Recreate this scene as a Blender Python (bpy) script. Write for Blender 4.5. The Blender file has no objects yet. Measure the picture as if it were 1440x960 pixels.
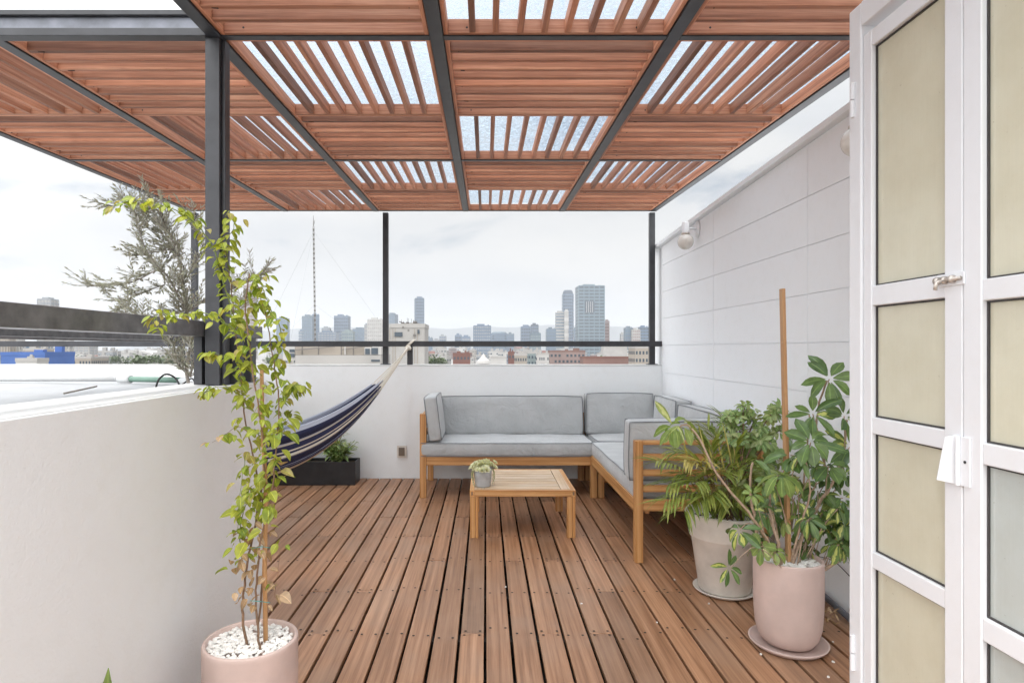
import bpy, bmesh, math, random
from mathutils import Vector, Matrix, noise
random.seed(7)
R = math.radians
F = 867.0
# ------------------------------------------------------------------ camera, sky, sun, exposure
scene = bpy.context.scene
cam_d = bpy.data.cameras.new('camera'); cam = bpy.data.objects.new('camera', cam_d)
scene.collection.objects.link(cam); scene.camera = cam
cam.location = (0, 0, 1.2); cam.rotation_euler = (R(90), 0, 0)
cam_d.sensor_width = 36; cam_d.lens = F/1440*36
cam_d.shift_x = (720-683)/1440; cam_d.shift_y = 10/1440
cam_d.clip_start = 0.02; cam_d.clip_end = 40000
SUN_EL, SUN_AZ = 62, 205          # azimuth measured from +Y clockwise
world = bpy.data.worlds.new('World'); scene.world = world; world.use_nodes = True
wn = world.node_tree; wn.nodes.clear(); WL = wn.links.new
out = wn.nodes.new('ShaderNodeOutputWorld'); bg = wn.nodes.new('ShaderNodeBackground')
sky = wn.nodes.new('ShaderNodeTexSky'); sky.sky_type = 'NISHITA'; sky.sun_disc = False
sky.sun_elevation = R(SUN_EL); sky.sun_rotation = R(SUN_AZ); sky.air_density = 1.0; sky.dust_density = 1.5
bg.inputs['Strength'].default_value = 0.1
tc = wn.nodes.new('ShaderNodeTexCoord')
mp = wn.nodes.new('ShaderNodeMapping'); mp.inputs['Scale'].default_value = (1.0, 1.0, 2.6)
mp.inputs['Location'].default_value = (0.9, 0.3, 0.1)
WL(tc.outputs['Generated'], mp.inputs['Vector'])
n1 = wn.nodes.new('ShaderNodeTexNoise'); n1.inputs['Scale'].default_value = 2.3; n1.inputs['Detail'].default_value = 9
n1.inputs['Roughness'].default_value = 0.55; n1.inputs['Distortion'].default_value = 0.35
WL(mp.outputs[0], n1.inputs['Vector'])
cr = wn.nodes.new('ShaderNodeValToRGB')
cr.color_ramp.elements[0].position = 0.36; cr.color_ramp.elements[0].color = (0, 0, 0, 1)
cr.color_ramp.elements[1].position = 0.45; cr.color_ramp.elements[1].color = (1, 1, 1, 1)
WL(n1.outputs['Fac'], cr.inputs['Fac'])
n2 = wn.nodes.new('ShaderNodeTexNoise'); n2.inputs['Scale'].default_value = 3.2; n2.inputs['Detail'].default_value = 8
WL(mp.outputs[0], n2.inputs['Vector'])
cr2 = wn.nodes.new('ShaderNodeValToRGB')          # cloud brightness (x10 because the background is at 0.1)
cr2.color_ramp.elements[0].position = 0.30; cr2.color_ramp.elements[0].color = (0.76, 0.785, 0.82, 1)
cr2.color_ramp.elements[1].position = 0.62; cr2.color_ramp.elements[1].color = (0.95, 0.945, 0.93, 1)
WL(n2.outputs['Fac'], cr2.inputs['Fac'])
CLOUD = wn.nodes.new('ShaderNodeVectorMath'); CLOUD.operation = 'SCALE'; CLOUD.inputs['Scale'].default_value = 8.6
WL(cr2.outputs['Color'], CLOUD.inputs[0])
thin = wn.nodes.new('ShaderNodeMix'); thin.data_type = 'RGBA'; thin.inputs['Factor'].default_value = 0.72
WL(sky.outputs['Color'], thin.inputs['A']); thin.inputs['B'].default_value = (4.9, 5.3, 5.8, 1)
mx = wn.nodes.new('ShaderNodeMix'); mx.data_type = 'RGBA'
WL(cr.outputs['Color'], mx.inputs['Factor']); WL(thin.outputs['Result'], mx.inputs['A']); WL(CLOUD.outputs[0], mx.inputs['B'])
# overcast brightening round the veiled sun and overhead, dimmer low over the city
dotn = wn.nodes.new('ShaderNodeVectorMath'); dotn.operation = 'DOT_PRODUCT'
WL(tc.outputs['Generated'], dotn.inputs[0])
dotn.inputs[1].default_value = (math.sin(R(SUN_AZ))*math.cos(R(SUN_EL)), math.cos(R(SUN_AZ))*math.cos(R(SUN_EL)), math.sin(R(SUN_EL)))
gr = wn.nodes.new('ShaderNodeMapRange'); gr.interpolation_type = 'SMOOTHSTEP'
gr.inputs['From Min'].default_value = -0.25; gr.inputs['From Max'].default_value = 1.0; gr.inputs['To Min'].default_value = 0.50; gr.inputs['To Max'].default_value = 2.5
WL(dotn.outputs['Value'], gr.inputs['Value'])
gs = wn.nodes.new('ShaderNodeVectorMath'); gs.operation = 'SCALE'
WL(mx.outputs['Result'], gs.inputs[0]); WL(gr.outputs[0], gs.inputs['Scale'])
WL(gs.outputs[0], bg.inputs['Color']); WL(bg.outputs[0], out.inputs[0])
sl = bpy.data.lights.new('sun', 'SUN'); sl.energy = 1.1; sl.angle = R(14); sl.color = (1.0, 0.965, 0.92)
sun = bpy.data.objects.new('sun', sl); scene.collection.objects.link(sun)
_a, _e = R(SUN_AZ), R(SUN_EL)
_d = Vector((math.sin(_a)*math.cos(_e), math.cos(_a)*math.cos(_e), math.sin(_e)))
sun.rotation_euler = _d.to_track_quat('Z', 'Y').to_euler()
scene.view_settings.view_transform = 'Standard'; scene.view_settings.look = 'None'
scene.view_settings.exposure = 1.02; scene.view_settings.gamma = 1
scene.cycles.max_bounces = 8; scene.cycles.diffuse_bounces = 5; scene.cycles.transparent_max_bounces = 12
scene.cycles.volume_bounces = 1; scene.cycles.use_denoising = True

# ------------------------------------------------------------------ helpers
def P(x, y, Y):
    return Vector(((x-683)/F*Y, Y, 1.2-(y-490)/F*Y))
ORG = {}
class MB:
    def __init__(s): s.v = []; s.f = []; s.uv = []; s.m = []; s.mi = 0
    def face(s, idx, uvs=None):
        s.f.append(tuple(idx)); s.uv.append(uvs or [(0, 0)]*len(idx)); s.m.append(s.mi)
    def box(s, x0, x1, y0, y1, z0, z1, M=None):
        d = (x1-x0, y1-y0, z1-z0); ax = d.index(max(d)); b = len(s.v)
        for i in range(8):
            p = Vector((x1 if i & 1 else x0, y1 if i & 2 else y0, z1 if i & 4 else z0))
            s.v.append(M @ p if M else p)
        loc = [Vector((d[0] if i & 1 else 0, d[1] if i & 2 else 0, d[2] if i & 4 else 0)) for i in range(8)]
        for q in ((0,2,3,1),(4,5,7,6),(0,1,5,4),(2,6,7,3),(0,4,6,2),(1,3,7,5)):
            uvs = []
            for k in q:
                p = loc[k]; o = [p[j] for j in range(3) if j != ax]
                uvs.append((p[ax], o[0]+o[1]))
            s.face([b+k for k in q], uvs)
    def cbox(s, c, d, M=None):
        s.box(c[0]-d[0]/2, c[0]+d[0]/2, c[1]-d[1]/2, c[1]+d[1]/2, c[2]-d[2]/2, c[2]+d[2]/2, M)
    def tube(s, pts, rad, n=6, cap=True, closed=False):
        pts = [Vector(p) for p in pts]; N = len(pts)
        if not hasattr(rad, '__len__'): rad = [rad]*N
        b = len(s.v); prev = None; L = 0
        for i, p in enumerate(pts):
            t = (pts[(i+1) % N]-pts[i-1]) if closed else (pts[min(i+1, N-1)]-pts[max(i-1, 0)])
            if t.length < 1e-9: t = Vector((0, 0, 1))
            t.normalize()
            if prev is None:
                a = t.orthogonal().normalized()
            else:
                a = prev - t*prev.dot(t)
                a = a.normalized() if a.length > 1e-6 else t.orthogonal().normalized()
            prev = a; c = t.cross(a)
            for k in range(n):
                an = 2*math.pi*k/n
                s.v.append(p + (a*math.cos(an)+c*math.sin(an))*rad[i])
        M_ = N if closed else N-1
        for i in range(M_):
            l = (pts[(i+1) % N]-pts[i]).length
            for k in range(n):
                k2 = (k+1) % n; j = (i+1) % N
                s.face([b+i*n+k, b+i*n+k2, b+j*n+k2, b+j*n+k], [(L, k/n*.1), (L, (k+1)/n*.1), (L+l, (k+1)/n*.1), (L+l, k/n*.1)])
            L += l
        if cap and not closed:
            s.face([b+k for k in range(n)][::-1]); s.face([b+(N-1)*n+k for k in range(n)])
    def lathe(s, prof, c, n=48, M=None):
        b = len(s.v); c = Vector(c)
        for r, z in prof:
            for k in range(n):
                a = 2*math.pi*k/n; p = Vector((r*math.cos(a), r*math.sin(a), z))
                s.v.append(c + (M @ p if M else p))
        for i in range(len(prof)-1):
            for k in range(n):
                k2 = (k+1) % n
                s.face([b+i*n+k, b+i*n+k2, b+(i+1)*n+k2, b+(i+1)*n+k], [(k/n, prof[i][1]), ((k+1)/n, prof[i][1]), ((k+1)/n, prof[i+1][1]), (k/n, prof[i+1][1])])
        if prof[0][0] > 1e-6: s.face([b+k for k in range(n)][::-1])
        if prof[-1][0] > 1e-6: s.face([b+(len(prof)-1)*n+k for k in range(n)])
    def leaf(s, base, d, up, L, W, shape=0.5, droop=0.3, fold=0.25, n=4, petiole=0.0):
        """blade with a folded midrib; shape = where it is widest; uv.x across -1..1, uv.y along"""
        d = Vector(d).normalized(); up = Vector(up)
        side = d.cross(up)
        if side.length < 1e-5: side = d.orthogonal()
        side.normalize(); up = side.cross(d).normalized()
        b = len(s.v); p = Vector(base); q = d.copy()
        if petiole > 0: p = p + d*petiole
        st = L/n
        for i in range(n+1):
            t = i/n
            if t < shape: w = math.sin(math.pi/2*(t/shape))**0.8 if t > 0 else 0.06
            else: w = math.cos(math.pi/2*((t-shape)/(1-shape)))**0.8 if t < 1 else 0.02
            w = max(w, 0.03)*W/2
            u2 = side.cross(q).normalized()
            s.v.append(p - side*w + u2*w*fold); s.v.append(p.copy()); s.v.append(p + side*w + u2*w*fold)
            q = (q + Vector((0, 0, -1))*droop/n).normalized(); p = p + q*st
        for i in range(n):
            a = b+i*3; t0, t1 = i/n, (i+1)/n
            s.face([a, a+1, a+4, a+3], [(-1, t0), (0, t0), (0, t1), (-1, t1)])
            s.face([a+1, a+2, a+5, a+4], [(0, t0), (1, t0), (1, t1), (0, t1)])
    def rock(s, c, r, seed):
        rnd = random.Random(seed); b = len(s.v); c = Vector(c)
        t = (1+5**.5)/2
        vs = [(-1,t,0),(1,t,0),(-1,-t,0),(1,-t,0),(0,-1,t),(0,1,t),(0,-1,-t),(0,1,-t),(t,0,-1),(t,0,1),(-t,0,-1),(-t,0,1)]
        sx, sy, sz = rnd.uniform(.7, 1.3), rnd.uniform(.7, 1.3), rnd.uniform(.5, .9)
        for v in vs:
            v = Vector(v)/1.9*rnd.uniform(.8, 1.15)
            s.v.append(c+Vector((v.x*sx, v.y*sy, v.z*sz))*r)
        for f in ((0,11,5),(0,5,1),(0,1,7),(0,7,10),(0,10,11),(1,5,9),(5,11,4),(11,10,2),(10,7,6),(7,1,8),(3,9,4),(3,4,2),(3,2,6),(3,6,8),(3,8,9),(4,9,5),(2,4,11),(6,2,10),(8,6,7),(9,8,1)):
            s.face([b+k for k in f])
    def build(s, name, mats, parent=None, org=None, smooth=False, bevel=0, seg=2, subsurf=0):
        if parent is not None: O = ORG[parent.name]
        else: O = Vector(org) if org is not None else Vector((0, 0, 0))
        me = bpy.data.meshes.new(name)
        me.from_pydata([v-O for v in s.v], [], s.f)
        uvl = me.uv_layers.new(name='UVMap')
        flat = [c for u in s.uv for pr in u for c in pr]
        uvl.data.foreach_set('uv', flat)
        if not isinstance(mats, (list, tuple)): mats = [mats]
        for m in mats: me.materials.append(m)
        if len(mats) > 1: me.polygons.foreach_set('material_index', s.m)
        if smooth: me.polygons.foreach_set('use_smooth', [True]*len(me.polygons))
        o = bpy.data.objects.new(name, me); scene.collection.objects.link(o)
        if parent is not None: o.parent = parent
        else: o.location = O
        ORG[o.name] = O
        if bevel:
            bm_ = o.modifiers.new('bevel', 'BEVEL'); bm_.width = bevel; bm_.segments = seg; bm_.limit_method = 'ANGLE'; bm_.angle_limit = R(40)
        if subsurf:
            ss = o.modifiers.new('sub', 'SUBSURF'); ss.levels = subsurf; ss.render_levels = subsurf
        me.update()
        return o
def tag(o, label=None, cat=None, group=None, kind=None):
    if label: o['label'] = label
    if cat: o['category'] = cat
    if group: o['group'] = group
    if kind: o['kind'] = kind
    return o
def thing(name, loc, label, cat, group=None):
    o = bpy.data.objects.new(name, None); o.empty_display_size = .1; scene.collection.objects.link(o)
    o.location = loc; ORG[o.name] = Vector(loc)
    return tag(o, label, cat, group)
def smooth_path(pts, k=6):
    pts = [Vector(p) for p in pts]; r = []
    for i in range(len(pts)-1):
        p0, p1, p2, p3 = pts[max(i-1, 0)], pts[i], pts[i+1], pts[min(i+2, len(pts)-1)]
        for j in range(k):
            t = j/k
            r.append(.5*((2*p1)+(p2-p0)*t+(2*p0-5*p1+4*p2-p3)*t*t+(3*p1-p0-3*p2+p3)*t**3))
    r.append(pts[-1]); return r

# ------------------------------------------------------------------ materials
def newmat(name):
    m = bpy.data.materials.new(name); m.use_nodes = True; nt = m.node_tree; nt.nodes.clear()
    o = nt.nodes.new('ShaderNodeOutputMaterial'); b = nt.nodes.new('ShaderNodeBsdfPrincipled')
    nt.links.new(b.outputs[0], o.inputs[0]); return m, nt, b, o
def ramp(nt, stops, inp=None, interp='LINEAR'):
    r = nt.nodes.new('ShaderNodeValToRGB'); e = r.color_ramp.elements; r.color_ramp.interpolation = interp
    while len(e) < len(stops): e.new(0.5)
    for k, (p, c) in enumerate(stops):
        e[k].position = p; e[k].color = (*c, 1) if len(c) == 3 else c
    if inp is not None: nt.links.new(inp, r.inputs['Fac'])
    return r
def mixc(nt, a, b, fac, mode='MIX'):
    m = nt.nodes.new('ShaderNodeMix'); m.data_type = 'RGBA'; m.blend_type = mode
    for sock, val in (('A', a), ('B', b), ('Factor', fac)):
        if hasattr(val, 'is_output'): nt.links.new(val, m.inputs[sock])
        elif sock == 'Factor': m.inputs[sock].default_value = val
        else: m.inputs[sock].default_value = (*val, 1)
    return m.outputs['Result']
def noise_tex(nt, vec, scale, detail=4, rough=.55, dist=0):
    n = nt.nodes.new('ShaderNodeTexNoise'); n.inputs['Scale'].default_value = scale; n.inputs['Detail'].default_value = detail
    n.inputs['Roughness'].default_value = rough; n.inputs['Distortion'].default_value = dist
    nt.links.new(vec, n.inputs['Vector']); return n.outputs['Fac']
def bump(nt, b, h, strength=.3, dist=.002):
    bp = nt.nodes.new('ShaderNodeBump'); bp.inputs['Strength'].default_value = strength; bp.inputs['Distance'].default_value = dist
    nt.links.new(h, bp.inputs['Height']); nt.links.new(bp.outputs[0], b.inputs['Normal'])
def objvec(nt):
    t = nt.nodes.new('ShaderNodeTexCoord'); return t.outputs['Object']
def simple(name, col, rough=.6, metal=0, var=.12, scale=8, bstr=0, bscale=60, bdist=.002, spec=.5):
    m, nt, b, o = newmat(name); v = objvec(nt)
    n = noise_tex(nt, v, scale, 5)
    lo = tuple(c*(1-var) for c in col); hi = tuple(min(1, c*(1+var)) for c in col)
    r = ramp(nt, [(.3, lo), (.7, hi)], n); nt.links.new(r.outputs[0], b.inputs['Base Color'])
    b.inputs['Roughness'].default_value = rough; b.inputs['Metallic'].default_value = metal
    b.inputs['Specular IOR Level'].default_value = spec
    if bstr: bump(nt, b, noise_tex(nt, v, bscale, 4), bstr, bdist)
    return m
def wood(name, cols, rough=.55, grain=1.0, wear=None, spec=.4, isl=.5):
    """grain follows the UV's first axis, which the box builder lays along each board"""
    m, nt, b, o = newmat(name); L = nt.links.new
    uv = nt.nodes.new('ShaderNodeUVMap'); geo = nt.nodes.new('ShaderNodeNewGeometry')
    off = nt.nodes.new('ShaderNodeVectorMath'); off.operation = 'SCALE'; off.inputs[0].default_value = (37, 53, 0)
    L(geo.outputs['Random Per Island'], off.inputs['Scale'])
    add = nt.nodes.new('ShaderNodeVectorMath'); L(uv.outputs[0], add.inputs[0]); L(off.outputs[0], add.inputs[1])
    mp = nt.nodes.new('ShaderNodeMapping'); mp.inputs['Scale'].default_value = (.55, 24, 1); L(add.outputs[0], mp.inputs['Vector'])
    g1 = noise_tex(nt, mp.outputs[0], 2.2, 6, .58, .2)
    mp2 = nt.nodes.new('ShaderNodeMapping'); mp2.inputs['Scale'].default_value = (3, 190, 1); L(add.outputs[0], mp2.inputs['Vector'])
    g2 = noise_tex(nt, mp2.outputs[0], 2.5, 4, .6)
    big = noise_tex(nt, add.outputs[0], 3.0, 3, .5)
    c1 = ramp(nt, [(.3, cols[0]), (.5, cols[1]), (.72, cols[2])], g1)
    dk = ramp(nt, [(.35, (.62, .58, .55)), (.6, (1, 1, 1))], g2)
    c = mixc(nt, c1.outputs[0], dk.outputs[0], .55*grain, 'MULTIPLY')
    rr = ramp(nt, [(0, (1-isl*.5,)*3), (.5, (1, .97, .94)), (1, (1+isl*.35, 1+isl*.3, 1+isl*.25))], geo.outputs['Random Per Island'])
    c = mixc(nt, c, rr.outputs[0], 1.0, 'MULTIPLY')
    if wear:
        w = ramp(nt, [(.46, (0, 0, 0)), (.68, (1, 1, 1))], big)
        c = mixc(nt, c, wear, nt_scale(nt, w.outputs[0], .45))
    L(c, b.inputs['Base Color']); b.inputs['Roughness'].default_value = rough; b.inputs['Specular IOR Level'].default_value = spec
    bump(nt, b, g2, .35, .0012)
    return m
def nt_scale(nt, s, k):
    m = nt.nodes.new('ShaderNodeMath'); m.operation = 'MULTIPLY'; m.inputs[1].default_value = k; nt.links.new(s, m.inputs[0]); return m.outputs[0]
def leafmat(name, c1, c2, mid=None, vein=.06, trans=.35, rough=.45, veinc=None, brown=None, back=None):
    m, nt, b, o = newmat(name); L = nt.links.new
    geo = nt.nodes.new('ShaderNodeNewGeometry'); uv = nt.nodes.new('ShaderNodeUVMap')
    stops = [(0, c1), (1, c2)] if not brown else [(0, c1), (.86, c2), (.93, brown), (1, brown)]
    r = ramp(nt, stops, geo.outputs['Random Per Island'])
    v = objvec(nt); n = noise_tex(nt, v, 40, 3)
    rn = ramp(nt, [(.3, (.75, .75, .75)), (.7, (1.2, 1.2, 1.2))], n)
    c = mixc(nt, r.outputs[0], rn.outputs[0], 1.0, 'MULTIPLY')
    sep = nt.nodes.new('ShaderNodeSeparateXYZ'); L(uv.outputs[0], sep.inputs[0])
    ab = nt.nodes.new('ShaderNodeMath'); ab.operation = 'ABSOLUTE'; L(sep.outputs[0], ab.inputs[0])
    if mid:
        nn = noise_tex(nt, v, 55, 4)
        ad = nt.nodes.new('ShaderNodeMath'); ad.operation = 'ADD'; L(ab.outputs[0], ad.inputs[0])
        mm = nt.nodes.new('ShaderNodeMath'); mm.operation = 'MULTIPLY_ADD'; L(nn, mm.inputs[0]); mm.inputs[1].default_value = 1.6; mm.inputs[2].default_value = -.75
        L(mm.outputs[0], ad.inputs[1])
        # only some leaves are variegated
        sel = ramp(nt, [(.64, (1, 1, 1)), (.74, (0, 0, 0))], geo.outputs['Random Per Island'])
        ad2 = nt.nodes.new('ShaderNodeMath'); ad2.operation = 'ADD'; L(ad.outputs[0], ad2.inputs[0]); L(sel.outputs[0], ad2.inputs[1])
        f = ramp(nt, [(.42, (1, 1, 1)), (.52, (0, 0, 0))], ad2.outputs[0])
        c = mixc(nt, c, mid, f.outputs[0])
    vf = ramp(nt, [(vein, (1, 1, 1)), (vein*1.8, (0, 0, 0))], ab.outputs[0])
    c = mixc(nt, c, veinc or tuple(min(1, x*1.7) for x in c2), nt_scale(nt, vf.outputs[0], .6))
    if back: c = mixc(nt, c, back, geo.outputs['Backfacing'])
    L(c, b.inputs['Base Color']); b.inputs['Roughness'].default_value = rough
    tr = nt.nodes.new('ShaderNodeBsdfTranslucent'); ct = mixc(nt, c, (1.25, 1.2, .5), 1.0, 'MULTIPLY'); L(ct, tr.inputs['Color'])
    ms = nt.nodes.new('ShaderNodeMixShader'); ms.inputs[0].default_value = trans
    L(b.outputs[0], ms.inputs[1]); L(tr.outputs[0], ms.inputs[2]); L(ms.outputs[0], o.inputs[0])
    return m

M = {}
M['steel'] = simple('steel_charcoal', (.032, .033, .038), .42, 0, .25, 14, .12, 90, .001)
M['steel_brushed'] = simple('steel_weathered', (.13, .127, .13), .38, .2, .35, 22, .15, 60, .001)
M['steel_pale'] = simple('steel_faded', (.17, .18, .21), .4, .15, .35, 10, .1, 50, .001)
M['deck'] = wood('deck_boards', [(.20, .092, .042), (.35, .18, .095), (.49, .285, .17)], .42, .9, (.33, .21, .14), .5, .6)
M['joist'] = simple('joist_dark', (.015, .012, .01), .8)
M['screw'] = simple('screw_dark', (.018, .014, .012), .7, 0)
M['slat'] = wood('pergola_wood', [(.25, .095, .048), (.47, .205, .118), (.63, .335, .21)], .55, 1.35, None, .35, 1.0)
M['teak'] = wood('teak_wood', [(.36, .15, .045), (.57, .285, .10), (.70, .41, .18)], .45, .9, None, .45, .35)
M['teak_top'] = wood('teak_weathered', [(.40, .27, .16), (.55, .40, .26), (.66, .52, .38)], .55, .8, (.62, .52, .42), .4, .3)
M['bamboo'] = wood('bamboo_stake', [(.42, .22, .09), (.52, .30, .14), (.60, .38, .20)], .5, .6)
def stucco(name, col, bs=.35, scale=120, streak=.06):
    m, nt, b, o = newmat(name); v = objvec(nt); L = nt.links.new
    n = noise_tex(nt, v, 1.3, 6, .6); n3 = noise_tex(nt, v, 14, 5, .6)
    c = ramp(nt, [(.3, tuple(x*(1-streak*.6) for x in col)), (.65, col)], n)
    c3 = ramp(nt, [(.25, (.97, .965, .955)), (.5, (1, 1, 1))], n3)
    L(mixc(nt, c.outputs[0], c3.outputs[0], .8, 'MULTIPLY'), b.inputs['Base Color'])
    b.inputs['Roughness'].default_value = .85; b.inputs['Specular IOR Level'].default_value = .25
    n2 = noise_tex(nt, v, scale, 6, .65); bump(nt, b, n2, bs, .004); return m
M['stucco'] = stucco('white_stucco', (.83, .85, .855), .5, 120, .03)
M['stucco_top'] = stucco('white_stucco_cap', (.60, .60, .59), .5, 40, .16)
M['panel'] = stucco('white_wall_panels', (.845, .865, .885), .06, 40, .02)
M['membrane'] = stucco('white_roof_membrane', (.40, .41, .42), .6, 18, .35)
M['pvc_white'] = simple('pvc_white', (.55, .56, .56), .45, 0, .06)
M['pvc_green'] = simple('pipe_green', (.14, .24, .19), .5, 0, .12)
M['handle'] = simple('handle_white', (.80, .80, .80), .4)
M['rubber'] = simple('black_rubber', (.02, .02, .02), .6)
def fabric(name, col, var=.08):
    m, nt, b, o = newmat(name); v = objvec(nt); L = nt.links.new
    n = noise_tex(nt, v, 5, 5); c = ramp(nt, [(.3, tuple(x*(1-var) for x in col)), (.7, tuple(x*(1+var) for x in col))], n)
    L(c.outputs[0], b.inputs['Base Color']); b.inputs['Roughness'].default_value = .9
    b.inputs['Specular IOR Level'].default_value = .2; b.inputs['Sheen Weight'].default_value = .25
    w = noise_tex(nt, v, 900, 2); w2 = noise_tex(nt, v, 9, 4, .6, 1.2)
    ad = nt.nodes.new('ShaderNodeMath'); ad.operation = 'MULTIPLY_ADD'; L(w, ad.inputs[0]); ad.inputs[1].default_value = .06; L(w2, ad.inputs[2])
    bump(nt, b, ad.outputs[0], .7, .02); return m
M['cushion'] = fabric('cushion_grey', (.43, .44, .443))
M['piping'] = fabric('cushion_piping', (.19, .20, .21))
M['pot_pink'] = simple('pot_blush', (.56, .43, .385), .7, 0, .13, 6, .15, 80, .001, .3)
M['pot_beige'] = simple('pot_beige', (.66, .61, .55), .75, 0, .16, 7, .25, 60, .0015, .3)
M['pot_grey'] = simple('pot_concrete', (.44, .46, .48), .7, 0, .1, 30)
M['pebble'] = simple('white_pebbles', (.80, .78, .74), .6, 0, .12, 60)
M['soil'] = simple('soil_dark', (.05, .035, .025), .95, 0, .4, 60, .8, 60, .01)
M['planter'] = simple('planter_black', (.022, .022, .024), .5, 0, .3, 12, .2, 40, .001)
M['door'] = stucco('white_painted_metal', (.80, .81, .83), .06, 90, .08)
M['door'].node_tree.nodes['Principled BSDF'].inputs['Roughness'].default_value = .38
def pane(name, col):
    m, nt, b, o = newmat(name); v = objvec(nt); L = nt.links.new
    mp = nt.nodes.new('ShaderNodeMapping'); mp.inputs['Scale'].default_value = (1, 60, 1.5); L(v, mp.inputs['Vector'])
    n = noise_tex(nt, mp.outputs[0], 4, 3); sp = noise_tex(nt, v, 9, 6, .65)
    spk = noise_tex(nt, v, 70, 5, .7)
    c = ramp(nt, [(.3, tuple(x*.975 for x in col)), (.7, col)], n)
    d = ramp(nt, [(.3, (.92, .91, .88)), (.6, (1, 1, 1))], sp)
    e = ramp(nt, [(.27, (.55, .5, .42)), (.33, (1, 1, 1))], spk)
    c = mixc(nt, c.outputs[0], d.outputs[0], .8, 'MULTIPLY'); c = mixc(nt, c, e.outputs[0], .7, 'MULTIPLY')
    L(c, b.inputs['Base Color']); b.inputs['Roughness'].default_value = .28
    b.inputs['Coat Weight'].default_value = .5; b.inputs['Coat Roughness'].default_value = .12; bump(nt, b, n, .1, .001)
    tr = nt.nodes.new('ShaderNodeBsdfTranslucent'); L(c, tr.inputs['Color'])
    ms = nt.nodes.new('ShaderNodeMixShader'); ms.inputs[0].default_value = .3
    L(b.outputs[0], ms.inputs[1]); L(tr.outputs[0], ms.inputs[2]); L(ms.outputs[0], o.inputs[0]); return m
M['pane_beige'] = pane('frosted_pane_beige', (.80, .775, .635))
M['pane_green'] = pane('frosted_pane_grey_green', (.66, .70, .675))
M['gasket'] = simple('gasket_dark', (.05, .045, .045), .6)
M['rust'] = simple('latch_metal', (.55, .50, .45), .4, .6, .35, 60)
M['globe'] = simple('opal_glass', (.72, .69, .64), .18, 0, .08, 20)
M['rope'] = simple('cotton_rope', (.72, .67, .58), .85, 0, .1, 200)
M['bark'] = simple('bark_tan', (.38, .27, .19), .8, 0, .3, 60, .5, 120, .002)
M['bark_grey'] = simple('bark_olive', (.27, .24, .21), .85, 0, .3, 60, .5, 120, .002)
M['stem_green'] = simple('stem_green', (.16, .20, .05), .6, 0, .3, 30)
M['stem_brown'] = simple('stem_brown', (.20, .12, .07), .7, 0, .3, 40)
M['vine'] = leafmat('vine_leaf', (.17, .25, .03), (.42, .45, .07), trans=.42, brown=(.40, .34, .12))
M['vine_dead'] = leafmat('dry_leaf', (.34, .22, .12), (.48, .34, .22), trans=.3)
M['olive'] = leafmat('olive_leaf', (.24, .25, .18), (.46, .46, .38), trans=.18, rough=.5, back=(.40, .39, .36))
M['schef'] = leafmat('schefflera_leaf', (.06, .125, .035), (.15, .23, .06), mid=(.55, .56, .16), trans=.22, rough=.3)
M['schef_young'] = leafmat('young_leaf', (.16, .25, .05), (.30, .37, .12), mid=(.55, .58, .28), trans=.35, rough=.35)
M['bush'] = leafmat('bush_leaf', (.18, .30, .09), (.42, .50, .22), mid=(.42, .44, .25), trans=.3, rough=.38)
M['palm'] = leafmat('palm_leaf', (.13, .20, .04), (.36, .40, .10), trans=.35, rough=.4)
M['palm_yellow'] = leafmat('palm_leaf_yellow', (.45, .38, .10), (.60, .52, .20), trans=.35, rough=.4)
M['snake'] = leafmat('snake_leaf', (.09, .15, .04), (.20, .27, .07), trans=.15, rough=.4)
M['succulent'] = leafmat('succulent_leaf', (.58, .60, .40), (.78, .76, .56), trans=.25, rough=.5)

# ------------------------------------------------------------------ SETTING: city ground, hills
g = MB(); g.box(-14000, 14000, -9000, 16000, -26, -24)
gm = simple('city_ground', (.22, .21, .20), .95, 0, .5, .02)
ground = tag(g.build('ground', gm, org=(0, 0, -25)), kind='structure')
def hills(name, D, x0, x1, h, seed, mat):
    mb = MB(); nx, ny = 90, 10; b = 0
    for j in range(ny+1):
        for i in range(nx+1):
            x = x0+(x1-x0)*i/nx; y = D+j*170; t = j/ny
            edge = min(1, i/12, (nx-i)/12)
            k = math.sin(min(1, t*1.3)*math.pi/2) if t < .77 else 1-(t-.77)*1.2
            hh = h*(.45+.9*(noise.noise(Vector((x*.00045, y*.0003, seed)))*.5+.35)+.12*noise.noise(Vector((x*.002, y*.002, seed))))
            mb.v.append(Vector((x, y, -24.5+max(0, hh*k*max(edge, 0)))))
    for j in range(ny):
        for i in range(nx):
            a = j*(nx+1)+i; mb.face([a, a+1, a+nx+2, a+nx+1])
    return tag(mb.build(name, mat, org=(0, D, -25), smooth=True), kind='structure')
hm = simple('hill_cover', (.045, .052, .055), .95, 0, .4, .002)
hills('hills', 6300, -4300, 5000, 345, 3.3, hm)

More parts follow.
